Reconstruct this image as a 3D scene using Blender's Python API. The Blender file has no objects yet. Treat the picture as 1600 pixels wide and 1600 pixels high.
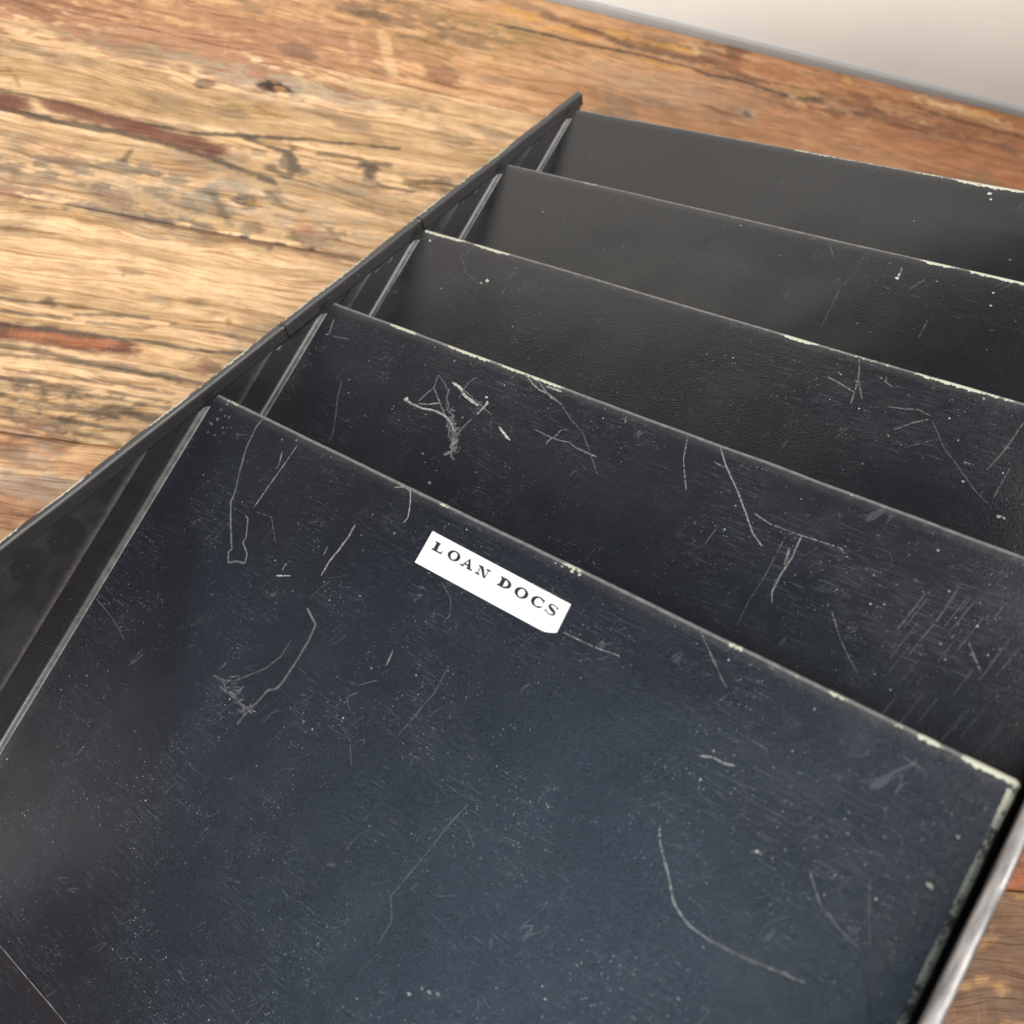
import bpy, bmesh, math, random
import numpy as np
from mathutils import Matrix, Vector

# ------------------------------------------------------------------ camera
sc = bpy.context.scene
COL = sc.collection
ORG = Matrix(((0.69436, 0.59763, -0.40089), (-0.51756, 0.80178, 0.29881), (0.5, 0.0, 0.86603)))   # organizer frame -> room
OZ = Vector((0.0, 0.0, 0.0849))
cam_d = bpy.data.cameras.new("camera")
cam = bpy.data.objects.new("camera", cam_d)
COL.objects.link(cam)
cr = ((0.9709, -0.13349, -0.19885), (0.03819, 0.90592, -0.42172), (0.23644, 0.40185, 0.88466))
m3 = Matrix(cr)
cam.matrix_world = Matrix.Translation((0.04099, -0.20291, 0.43957)) @ m3.to_4x4()
cam_d.sensor_width = 36.0
cam_d.lens = 1544.98 / 1600 * 36.0
cam_d.clip_start = 0.01
cam_d.clip_end = 50
cam_d.dof.use_dof = True
cam_d.dof.focus_distance = 0.36
cam_d.dof.aperture_fstop = 13.0
sc.camera = cam

# ------------------------------------------------------------------ light
world = bpy.data.worlds.new("World")
sc.world = world
world.use_nodes = True
bg = world.node_tree.nodes["Background"]
bg.inputs[0].default_value = (0.86, 0.92, 1.0, 1)
bg.inputs[1].default_value = 0.20
sc.view_settings.view_transform = 'Standard'
sc.view_settings.look = 'None'
sc.view_settings.gamma = 1.0
sc.view_settings.exposure = 0.0

def area(name, loc, target, sx, sy, power, color):
    d = bpy.data.lights.new(name, 'AREA')
    d.shape = 'RECTANGLE'; d.size = sx; d.size_y = sy
    d.energy = power; d.color = color
    o = bpy.data.objects.new(name, d)
    COL.objects.link(o)
    o.location = loc
    o.rotation_euler = (Vector(target) - Vector(loc)).to_track_quat('-Z', 'Z').to_euler()
    return o
area("window_light", (-1.12, -0.46, 0.94), (0.13, -0.21, 0.17), 0.40, 0.44, 3.0, (0.52, 0.78, 1.0))
area("window_light", (-1.10, 0.05, 0.15), (0.0, -0.1, 0.06), 0.12, 0.16, 0.16, (0.55, 0.80, 1.0))
area("ceiling_or_fill_light", (0.36, 0.02, 1.6), (0.10, 0.25, 0.05), 1.3, 1.2, 26.0, (1.0, 0.97, 0.93))
area("ceiling_or_fill_light", (-0.40, -1.30, 0.95), (0.15, 0.30, 0.0), 0.6, 0.5, 32.0, (1.0, 0.97, 0.92))  # added fill light to brighten the wall, kept out of the dividers' reflections
for i in range(9):                    # narrow gaps of daylight between the slats of a vertical blind
    area("blind_light", (-1.3, -0.17 - 0.036 * i, 0.14), (0.0, -0.2, 0.06), 0.011, 0.20, 0.0022, (0.8, 0.88, 1.0))

# marks measured on the photographed object, in millimetres on each divider's face: width, tone, points
SCRATCH={0:[[0.8,0.55,[[28.1,0.7],[27.3,5.5],[28.5,14.1],[31.7,22.7],[35.4,30.9],[36.2,34.7],[42.1,41.8],[49.5,49.4],[48.4,50.4],[51.1,54.0],[54.5,51.9],[58.8,50.9]]],[0.6,0.6,[[45.9,36.4],[48.0,36.6],[52.3,42.9],[52.2,45.0],[56.9,47.7],[58.3,50.3],[56.1,52.0]]],[0.6,0.7,[[50.5,4.4],[49.9,12.8],[48.7,22.8],[47.7,32.2]]],[0.45,0.5,[[45.5,9.0],[47.6,13.7],[47.6,15.9]]],[0.5,1,[[99.8,2.8],[103.2,1.0],[106.6,1.6],[109.3,6.0],[111.1,10.2],[110.4,12.2]]],[0.7,0.8,[[93.1,20.3],[93.2,25.3],[92.4,30.7],[91.3,35.7],[91.4,41.1]]],[0.5,0.6,[[87.5,31.5],[87.6,34.8]]],[0.4,0.9,[[73.7,49.1],[79.5,46.5]]],[0.35,0.6,[[76.1,42.1],[74.8,44.8],[75.2,46.6]]],[0.9,0.5,[[92.8,52.9],[99.7,56.1],[100.4,61.6],[100.2,70.2],[99.8,76.9],[98.8,81.0],[96.1,82.6],[94.3,88.9],[92.8,93.3],[92.0,97.8]]],[0.6,0.35,[[93.7,64.8],[93.6,71.0],[90.3,77.5],[84.7,83.3],[80.5,87.9]]],[0.6,0.5,[[72.0,89.2],[77.2,89.1],[82.1,91.5],[85.7,90.9],[90.2,92.2],[93.3,91.8],[92.0,97.8]]],[0.5266974989996251,0.5801748509494098,[[84.7,89.9],[85.1,88.4],[86.3,86.4]]],[0.41312825777077916,0.32585543016234686,[[87.1,91.2],[88.0,90.6],[88.3,89.7]]],[0.29163022551967094,0.25062120177088715,[[81.9,88.3],[84.0,87.8],[85.6,87.1]]],[0.336791550324078,0.4872406670377073,[[91.3,93.2],[92.6,91.0],[93.1,89.2]]],[0.3396366693561603,0.30099566833923885,[[80.8,88.3],[81.5,86.4],[82.3,84.0]]],[0.35136905848835953,0.4182608153205136,[[77.1,91.1],[79.0,91.1],[81.5,91.2]]],[0.2568596689758162,0.25632363738248554,[[78.9,91.8],[81.7,91.4],[84.2,91.6]]],[0.30427584638531435,0.5145077443579612,[[88.7,93.9],[89.8,93.7],[89.9,93.5]]],[0.48268090440969863,0.5290293371569665,[[92.5,91.9],[93.4,91.5],[95.2,90.9]]],[0.4332482614277873,0.5734691667997267,[[94.2,91.4],[95.8,91.0],[96.4,90.8]]],[0.2946604133869746,0.30653531254861566,[[85.2,92.4],[86.1,92.2],[87.0,92.6]]],[0.4281880662079891,0.3976150486690563,[[78.1,88.3],[79.3,87.7],[79.8,87.4]]],[0.289171548145936,0.4706397526992381,[[76.7,89.1],[78.6,87.9],[80.3,87.5]]],[0.3384438778635913,0.54828843481281,[[90.9,92.3],[92.9,91.9],[95.4,92.0]]],[0.3373067851440925,0.38195026172488367,[[91.0,94.2],[91.7,93.2],[92.3,91.8]]],[0.2767412248816982,0.5535853823720557,[[94.1,91.7],[94.8,91.2],[96.1,90.8]]],[0.4778916209318469,0.3482982195342434,[[81.0,88.6],[81.9,87.4],[83.3,86.4]]],[0.44490764479037237,0.44144681223333593,[[83.0,89.4],[85.1,88.6],[86.6,87.4]]],[0.4892877840025067,0.5082395734498673,[[78.3,89.6],[79.1,88.3],[80.3,86.9]]],[0.5428366564905823,0.4352690282692886,[[89.5,94.9],[90.8,93.1],[91.2,91.9]]],[0.4659059427772275,0.5231300698792836,[[78.5,86.8],[80.2,85.8],[81.1,84.7]]],[0.44106000051805244,0.3060080737267202,[[84.1,91.0],[85.6,89.6],[86.3,88.0]]],[0.26255851161435634,0.2689500537673641,[[82.1,90.7],[83.2,89.5],[84.0,88.1]]],[0.38959904913105037,0.4565575407559289,[[78.0,90.5],[78.5,90.4],[79.4,90.3]]],[0.3730126944178371,0.3808578795755635,[[79.7,90.1],[80.2,89.8],[81.8,89.5]]],[0.42426887145606834,0.3966856743636353,[[75.4,89.3],[76.7,88.4],[77.4,88.3]]],[0.4191577415399953,0.46301346258663323,[[88.0,92.1],[90.1,91.5],[91.7,91.9]]],[0.43455041171481523,0.5619486231170823,[[81.7,90.5],[83.0,90.4],[85.1,90.1]]],[0.3639341601369341,0.45853349237056573,[[81.4,91.5],[83.9,90.5],[85.9,90.4]]],[0.545282953919817,0.4169274949157329,[[81.7,89.2],[82.6,88.7],[83.4,88.0]]],[0.49804159118024005,0.3458256668240957,[[75.8,89.5],[77.2,89.1],[79.5,88.2]]],[0.5466475612351194,0.4161209987951567,[[91.2,92.0],[91.8,91.8],[92.9,91.6]]],[0.34020692769217664,0.35388775807579304,[[83.9,91.7],[86.0,91.3],[87.8,90.8]]],[0.2609286740485641,0.570800626931043,[[83.6,92.2],[84.3,91.1],[85.4,89.8]]],[0.4226925358675808,0.41865767166422685,[[90.5,92.7],[91.5,91.6],[92.1,90.9]]],[0.3389345797861025,0.5426975213075373,[[90.7,94.0],[91.4,93.1],[91.2,92.0]]],[0.2928052533390732,0.4241886730531055,[[86.7,92.8],[87.9,91.2],[89.2,89.6]]],[0.3190057775390256,0.48226049192069587,[[83.4,91.1],[84.0,90.3],[84.4,90.2]]],[0.2646678770856001,0.476008098114448,[[72.8,86.8],[73.9,84.8],[74.1,82.9]]],[0.2949190017202925,0.30641296262688766,[[91.3,92.5],[93.3,91.7],[95.1,90.9]]],[0.5,0.3,[[96.2,41.0],[93.5,45.2],[91.9,49.6]]],[0.45,0.55,[[234.0,52.7],[235.3,55.7],[238.6,59.3],[242.1,62.7],[246.0,67.6],[251.8,70.2],[258.4,70.4],[266.9,69.3],[274.7,67.7],[282.6,66.1]]],[0.6,0.4,[[258.4,70.4],[266.9,69.3],[274.7,67.7],[282.6,66.1]]],[0.35,0.4,[[271.9,42.9],[277.1,48.3],[283.3,51.1],[289.8,52.9]]],[0.4,0.6,[[234.8,31.6],[238.3,30.1],[241.2,30.2],[244.5,29.3]]],[0.45,0.45,[[293.6,47.6],[295.4,48.1],[297.1,51.3],[297.5,53.8]]],[0.45,0.25,[[285.0,37.5],[287.4,43.6],[290.7,49.8],[294.4,58.8],[297.5,64.7]]],[0.3,0.3,[[181.2,76.2],[178.8,84.8],[176.5,96.5],[173.3,110.7],[177.6,116.1],[177.1,123.5]]],[0.22,0.6,[[181.9,19.5],[193.3,19.1],[202.0,17.8]]],[0.3,0.4,[[215.7,-1.4],[224.4,5.5],[231.3,11.0],[233.1,12.0]]],[0.5,0.7,[[131.6,50.0],[132.1,52.7],[132.2,55.4]]],[0.25,0.3,[[152.6,45.3],[153.0,54.0],[150.9,62.8],[148.8,71.7]]],[0.18,0.4,[[135.5,23.6],[141.4,26.7],[144.1,31.2],[143.2,35.1]]],[0.3,0.35,[[244.6,21.3],[250.0,21.6]]],[0.3,0.35,[[279.3,7.1],[282.0,7.7],[285.4,8.1]]],[0.3,0.2,[[0.3,92.0],[13.3,94.2],[25.3,98.0]]],[0.4,0.5,[[34.4,140.7],[35.3,136.4]]],[0.25,0.3,[[128.7,73.3],[124.9,70.7],[128.0,66.8]]],[0.25,0.25,[[122.9,65.9],[126.8,65.1],[132.3,60.4]]],[0.2,0.2,[[133.2,80.0],[139.7,87.7]]],[0.3,0.3,[[184.7,82.4],[189.4,85.7]]],[0.25,0.3,[[49.6,33.2],[57.7,32.0],[66.1,39.5]]]],1:[[0.9,0.9,[[59.5,27.2],[64.2,27.7],[70.3,27.8],[76.3,26.7],[81.4,27.0],[85.8,28.6],[89.3,31.5]]],[0.5,0.5,[[68.8,13.0],[73.2,15.2],[76.8,17.5],[79.6,23.0],[80.2,26.3]]],[0.45,0.45,[[69.9,18.5],[74.7,21.9],[78.4,24.9],[81.3,26.7]]],[0.45,0.6,[[67.0,26.7],[71.3,25.6],[76.5,23.2]]],[0.45,0.5,[[66.6,26.2],[67.8,22.9],[69.6,19.3],[70.1,18.1],[68.8,13.0]]],[0.45,0.5,[[76.9,16.4],[78.1,20.7],[80.6,22.6],[81.2,25.3]]],[1.1,1.3,[[76.9,13.9],[78.9,14.3],[81.6,14.8],[84.5,16.7],[88.4,17.7],[93.0,18.6]]],[0.5,0.6,[[85.1,8.9],[83.6,11.6],[83.2,14.6],[83.4,18.8]]],[0.3,0.5,[[83.5,15.2],[89.4,16.7],[95.3,18.5],[100.1,19.9]]],[0.7,0.55,[[83.3,22.4],[81.8,25.0],[85.6,25.8],[84.8,28.2],[88.1,28.4],[86.0,31.3],[89.3,31.5],[92.1,33.2]]],[0.7,0.55,[[93.3,24.1],[91.8,27.8],[91.0,31.5],[91.0,34.0]]],[1.3,0.7,[[89.5,34.2],[92.5,33.8],[90.7,37.2],[93.7,36.8],[91.5,39.7],[90.0,41.0]]],[1.0,0.7,[[89.3,31.5],[90.6,35.2],[92.4,37.3]]],[0.8,0.5,[[83.0,26.8],[86.3,30.5],[87.5,33.6],[90.9,35.1]]],[1.1,1.3,[[105.6,23.0],[108.2,24.1],[110.5,25.3],[112.9,26.1]]],[1.0,1.0,[[95.1,15.7],[96.0,16.5],[94.3,22.0]]],[0.5,0.65,[[119.5,18.8],[123.7,19.1],[127.5,19.3],[131.0,19.2],[134.8,18.4],[138.1,19.3],[141.7,19.5],[147.5,19.6]]],[0.35,0.5,[[127.0,22.8],[127.1,20.5],[128.9,18.1],[129.5,15.6],[132.0,14.3]]],[0.6,0.9,[[104.1,0.4],[109.7,3.4],[113.4,4.5],[117.9,4.7],[123.2,6.2]]],[0.7,0.7,[[111.2,1.5],[114.1,3.2],[119.2,5.6],[124.9,6.6]]],[0.9,1.3,[[115.4,2.4],[117.9,2.3],[122.3,2.3]]],[0.3,0.3,[[125.0,6.9],[130.6,10.2],[138.1,13.4],[151.1,25.2]]],[0.4,0.4,[[26.6,30.4],[29.3,37.7],[33.3,44.7],[36.5,51.0],[37.3,54.6]]],[0.4,0.6,[[4.7,7.1],[6.7,14.1],[5.0,15.0]]],[0.35,0.4,[[9.2,14.3],[18.1,13.0]]],[0.4849950128050855,0.4122687296454435,[[83.8,27.0],[84.5,26.0],[85.4,27.3],[84.5,28.3]]],[0.45188071550069464,0.6771489359236886,[[88.4,29.9],[89.2,30.0],[89.7,29.5],[88.7,29.5]]],[0.32631371491979116,0.48002007136802216,[[85.4,31.1],[85.8,30.5],[85.8,31.5],[86.6,31.5]]],[0.4136449206899251,0.5475135210286293,[[84.6,28.1],[84.7,29.4],[84.6,30.9],[85.4,30.1]]],[0.30247576808737636,0.42505107924308644,[[94.6,37.5],[93.9,38.5],[93.2,39.5],[94.2,39.0]]],[0.49161526135704897,0.42802533962021994,[[89.9,32.4],[88.2,32.5],[89.1,33.8],[89.0,34.1]]],[0.5984651719971337,0.6993892812004048,[[89.3,33.9],[90.3,32.9],[90.9,33.5],[89.9,33.9]]],[0.5022374231861358,0.5770777126369583,[[84.8,26.3],[86.3,27.4],[86.0,28.4],[84.8,29.1]]],[0.3055099845952039,0.6398109561378064,[[87.8,29.5],[89.2,29.7],[89.3,30.0],[91.0,30.1]]],[0.3309208307806496,0.6352296323817157,[[86.7,29.5],[86.4,29.5],[86.3,29.6],[85.6,30.8]]],[0.5892224321381878,0.520271207786822,[[94.8,35.5],[95.4,36.4],[95.3,37.6],[95.0,37.6]]],[0.3151511258024077,0.6925776857351948,[[88.4,29.8],[89.6,29.6],[89.9,29.2],[90.9,28.8]]],[0.5899299877852635,0.5063593312017851,[[95.5,38.6],[95.5,38.0],[94.1,38.3],[94.3,39.1]]],[0.435420133492024,0.6111531665070179,[[89.5,25.0],[89.5,24.6],[88.7,25.6],[89.0,25.0]]],[0.3145378864039138,0.5586513134725634,[[92.7,37.8],[92.3,39.1],[93.9,40.0],[93.6,39.6]]],[0.43700925169480564,0.5677735944364359,[[84.1,27.5],[84.2,27.0],[85.0,26.6],[83.4,26.9]]],[0.46330611551276146,0.5570486274219851,[[88.2,31.9],[89.8,32.0],[90.7,31.0],[92.9,31.7]]],[0.5162028598877478,0.430963020994407,[[90.3,32.2],[91.2,31.3],[91.9,31.7],[92.0,32.8]]],[0.5469364642259342,0.6188768712576644,[[88.5,32.0],[88.6,31.4],[89.0,31.4],[90.0,30.9]]],[0.3206894205825124,0.4567270175384975,[[88.5,34.5],[89.3,33.6],[90.0,34.2],[90.7,34.2]]],[0.5348462402555569,0.4025711420115441,[[83.9,25.5],[83.7,26.1],[83.5,25.5],[84.4,25.4]]],[0.3693949418920652,0.633995373836299,[[92.5,39.2],[93.6,40.5],[95.7,41.0],[94.7,41.6]]],[0.456604052783578,0.5108465072683853,[[85.7,25.8],[85.5,27.5],[87.0,27.2],[88.0,27.3]]],[0.30667018658079553,0.4309761312293513,[[91.7,33.5],[91.0,33.7],[90.9,33.5],[91.6,34.9]]],[0.5400837805569575,0.692666264668349,[[86.9,28.0],[88.3,28.3],[87.2,28.2],[86.6,28.4]]],[0.39530351856198964,0.4741549419237173,[[90.9,36.6],[92.9,37.5],[94.8,38.4],[95.9,37.5]]],[0.47053150413016154,0.5319799752198672,[[86.0,30.2],[87.1,30.1],[86.3,30.4],[86.6,31.1]]],[0.49762878320360326,0.441308032595488,[[84.7,27.6],[84.5,27.8],[83.9,28.7],[83.6,29.9]]],[0.4006109991875226,0.4057365045020874,[[87.5,31.5],[88.4,32.4],[90.2,32.9],[89.7,33.7]]],[0.5150754980814393,0.48539744895175174,[[88.5,33.1],[89.2,34.3],[89.5,35.6],[89.3,35.3]]],[0.5985698895240688,0.5947552610332267,[[83.6,24.6],[84.5,23.7],[83.3,23.8],[82.9,25.4]]],[0.39613357167325214,0.5155126941963591,[[88.0,30.3],[89.4,30.4],[88.9,31.6],[88.5,31.7]]],[0.5031444544206406,0.6724631592142145,[[93.4,37.2],[93.2,36.6],[93.4,35.9],[94.1,37.1]]],[0.5244360335437426,0.504295238279445,[[93.5,35.1],[92.7,35.0],[93.0,35.9],[92.4,36.3]]],[0.5,0.9,[[186.4,0.8],[191.5,6.4],[199.2,13.0],[205.0,18.7],[210.0,23.8],[214.4,26.3]]],[0.3,0.5,[[187.1,6.5],[191.6,7.3]]],[0.3,0.5,[[207.2,17.5],[213.4,18.8],[222.1,18.7],[230.9,18.0],[236.5,17.7],[237.7,18.9]]],[0.6,0.75,[[224.0,18.6],[224.4,26.1],[223.6,32.7],[223.7,38.2],[225.2,41.3]]],[0.45,0.5,[[222.4,23.5],[223.3,29.4]]],[0.22,0.35,[[219.6,20.5],[219.5,33.9],[218.5,44.1],[218.8,51.9]]],[0.3,0.45,[[242.1,36.2],[247.5,42.5],[251.8,46.3],[256.4,49.8]]],[0.7,0.3,[[270.2,15.9],[269.5,22.3],[268.8,27.1]]],[0.35,0.5,[[278.6,28.7],[281.3,31.8],[284.6,35.1]]],[0.3,0.25,[[268.8,27.1],[267.2,33.6],[265.9,41.2]]],[0.3,0.3,[[198.4,26.6],[197.3,32.9]]],[0.3,0.25,[[261.9,36.2],[261.5,40.3]]],[0.35,0.5,[[174.6,1.9],[177.4,9.9],[183.1,18.7]]],[0.4,0.5,[[150.3,2.4],[151.3,5.2]]],[0.22,0.228705606947315,[[268.9,39.7],[267.3,47.7]]],[0.22,0.27074443477736276,[[274.2,16.8],[273.3,21.3]]],[0.22,0.20464743135404062,[[264.8,28.5],[262.0,42.6]]],[0.22,0.1471109563242343,[[286.9,28.0],[284.8,38.2]]],[0.22,0.2534253341162682,[[286.2,44.4],[284.4,53.5]]],[0.22,0.22639792492763716,[[275.7,16.1],[273.3,27.7]]],[0.22,0.205094835959784,[[263.0,20.5],[260.4,33.4]]],[0.22,0.2857977601650974,[[289.0,43.4],[286.8,54.2]]],[0.22,0.28840560990681374,[[277.8,46.0],[276.1,54.5]]],[0.22,0.1590576494219647,[[282.8,14.2],[281.7,19.8]]],[0.22,0.17418471571659097,[[290.3,24.7],[288.3,34.7]]],[0.22,0.22531333933296543,[[275.2,29.9],[273.7,37.6]]],[0.22,0.28721020821600307,[[285.2,46.4],[283.1,57.0]]],[0.22,0.14935793195479255,[[294.6,45.0],[292.6,55.2]]],[0.22,0.22243935062537823,[[294.4,44.0],[291.9,56.4]]],[0.22,0.22323582342323123,[[279.2,20.6],[276.8,32.9]]],[0.22,0.2981650826858846,[[262.9,21.9],[260.4,34.8]]],[0.22,0.14713776740150572,[[268.0,51.1],[266.3,59.3]]],[0.22,0.1279542110033178,[[274.1,46.6],[271.6,59.2]]],[0.22,0.17957174628342135,[[273.6,16.2],[271.3,27.5]]],[0.22,0.2997316101676398,[[295.2,44.2],[293.5,53.0]]],[0.22,0.1256479971915572,[[264.0,22.0],[261.9,32.4]]],[0.22,0.14811581838244164,[[265.5,35.6],[263.4,46.0]]],[0.22,0.29255869675352186,[[267.5,54.1],[266.0,61.5]]],[0.22,0.21361313722666148,[[287.4,23.7],[285.6,32.3]]],[0.22,0.23162270438014715,[[282.6,35.0],[280.7,44.6]]]],2:[[0.55,0.45,[[30.6,2.3],[25.7,7.8],[29.6,10.9],[33.6,14.8],[43.1,17.4]]],[0.3,0.4,[[56.3,15.7],[56.8,19.9]]],[0.3,0.4,[[59.8,14.3],[59.8,17.1]]],[0.35,0.4,[[66.3,2.5],[64.9,4.4]]],[0.3,0.4,[[79.1,20.8],[78.4,22.9]]],[0.4,0.5,[[198.3,11.2],[202.7,11.9],[209.9,13.7]]],[0.4,0.4,[[206.0,1.5],[208.3,6.5],[209.9,13.0],[210.6,18.2]]],[0.4,0.35,[[208.3,7.8],[211.9,13.0],[213.6,15.5]]],[0.35,0.45,[[214.7,5.6],[220.8,8.0]]],[0.35,0.45,[[217.2,4.8],[218.4,7.5]]],[0.5,0.5,[[221.9,15.1],[227.4,14.1],[231.7,12.9],[236.3,13.7]]],[0.5,0.45,[[262.5,6.4],[261.7,13.3],[260.6,19.5],[259.0,25.3]]],[0.3,0.3,[[264.8,22.3],[264.4,33.2]]],[0.22,0.3,[[237.1,14.9],[244.4,22.8],[249.9,26.6],[258.2,32.8],[263.7,35.7]]],[0.4,0.35,[[227.6,22.2],[231.8,18.0],[236.4,14.8]]],[0.4,0.5,[[251.3,25.3],[255.0,25.2]]],[0.3,0.3,[[259.8,16.2],[262.8,16.1]]],[0.25,0.2,[[233.2,27.0],[240.5,21.2]]]],3:[[0.5,0.25,[[181.1,3.1],[180.2,12.1],[178.0,20.1]]],[0.3,0.2,[[178.0,20.1],[178.7,38.1]]],[0.4,0.6,[[196.1,5.5],[196.5,9.0]]],[0.4,0.2,[[165.2,2.8],[169.5,7.6]]],[0.3,0.2,[[213.8,23.7],[213.7,31.4]]],[0.35,0.25,[[202.3,13.8],[206.4,8.0]]],[0.5,0.35,[[67.5,7.9],[65.5,13.5]]],[0.4,0.35,[[80.9,24.0],[80.5,27.9]]]],4:[[0.35,0.25,[[39.3,6.4],[41.2,12.4]]],[0.35,0.2,[[161.8,28.3],[166.7,29.3]]]]}
BLOBS=[[0,296.9,31.6,1.0,1.3],[0,258.8,45.6,0.8,0.7],[0,174.7,2.1,0.8,1.1],[0,177.5,1.9,0.7,1.1],[0,171.0,2.0,0.5,1],[0,168.5,1.9,0.4,1],[0,193.2,128.3,0.8,0.6],[0,198.3,124.3,0.9,0.5],[0,200.8,123.3,0.8,0.5],[0,196.0,124.9,0.4,0.6],[0,5.0,11.9,1.0,0.4],[0,5.6,5.3,0.8,0.4],[0,11.8,6.6,0.7,0.45],[0,5.9,15.4,0.7,0.3],[0,13.8,12.8,0.6,0.35],[0,16.0,9.7,0.5,0.3],[0,14.2,16.6,0.5,0.25],[0,7.2,2.4,0.7,0.5],[0,6.8,9.2,1.2,0.35],[0,11.7,11.2,0.8,0.35],[0,10.2,15.3,0.7,0.3],[0,9.6,6.8,0.6,0.4],[0,129.3,22.9,0.3,0.9],[0,165.1,10.7,0.3,0.9],[0,242.8,27.0,0.4,0.5],[0,42.5,5.2,0.5,0.6],[0,48.8,3.1,0.45,0.9],[0,53.4,121.0,0.5,0.4],[1,60.8,26.6,1.0,1.3],[1,94.2,14.3,0.8,1.0],[1,81.2,43.8,0.8,0.6],[1,84.3,46.5,0.6,0.4],[1,90.9,52.8,0.9,0.7],[1,29.6,28.7,0.4,0.9],[1,85.7,9.0,0.4,0.4],[1,57.0,32.7,0.5,0.6],[1,58.7,42.2,0.3,0.8],[1,254.4,28.3,0.35,0.9],[1,272.4,32.3,0.35,0.8],[1,275.2,35.8,0.4,0.9],[1,280.5,31.8,0.3,0.9],[1,266.0,50.0,0.35,1],[1,248.1,21.5,0.3,0.8],[1,262.2,20.5,0.5,0.3],[2,45.9,15.1,1.1,1.3],[2,5.3,5.0,1.0,1.3],[2,43.6,17.0,0.7,1],[2,267.9,38.4,0.9,1.0],[2,269.5,38.4,0.6,1.0],[2,254.3,31.5,0.55,0.9],[2,202.9,9.0,0.5,0.6],[2,248.6,2.7,0.5,0.8],[2,226.9,24.8,0.4,0.6],[3,196.3,10.3,1.0,1.2],[3,196.5,9.0,0.7,1.2],[3,191.1,5.3,0.4,0.7],[3,190.6,32.0,0.4,0.6],[3,230.3,7.2,0.5,0.9],[3,231.5,12.3,0.6,0.9],[3,196.6,34.1,0.3,0.6],[3,237.1,28.9,0.3,0.7],[4,22.3,25.4,0.7,0.4],[4,206.1,4.5,1.1,1.2],[4,207.4,6.9,0.7,1],[4,200.6,1.4,1.2,1.3],[4,183.6,23.2,0.5,0.6],[4,224.7,31.1,0.5,0.7],[4,148.5,13.9,0.3,0.5],[4,207.0,1.8,1.0,1.2]]
WEAR={0:[[9.1,4.0,0.8],[93.2,1.3,0.5],[107.9,3.1,0.5],[121.5,1.8,0.9],[168.8,1.4,0.5],[174.7,3.3,1.0],[230.2,1.8,1],[247.5,1.1,0.7],[259.7,2.2,0.9],[275.2,1.4,0.8],[283.3,2.2,1.2],[299.0,6.4,1.4]],1:[[5.7,2.9,0.4],[41.5,6.3,1.2],[76.7,11.4,1.1],[106.5,15.1,1.1],[165.3,38.0,0.35],[207.8,2.2,0.7],[232.6,1.5,0.6],[265.3,16.3,0.35]],2:[[11.5,11.1,1.3],[39.2,9.1,1.2],[73.9,10.0,0.5],[151.7,19.0,0.5],[171.3,3.2,0.6],[183.9,6.1,1.3],[206.7,13.8,0.75],[229.3,3.2,1.0],[240.3,6.8,1.3],[250.3,2.2,1.0],[256.0,1.1,1]],3:[[48.4,2.9,0.9],[65.5,1.4,0.7],[133.1,58.1,0.15],[207.8,5.1,1.3],[222.8,2.8,1.2],[232.8,7.2,1.3]],4:[[93.2,6.5,0.5],[127.9,9.1,0.9],[154.1,17.1,0.8],[180.5,6.7,0.9],[204.9,12.5,1.5]]}
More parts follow.
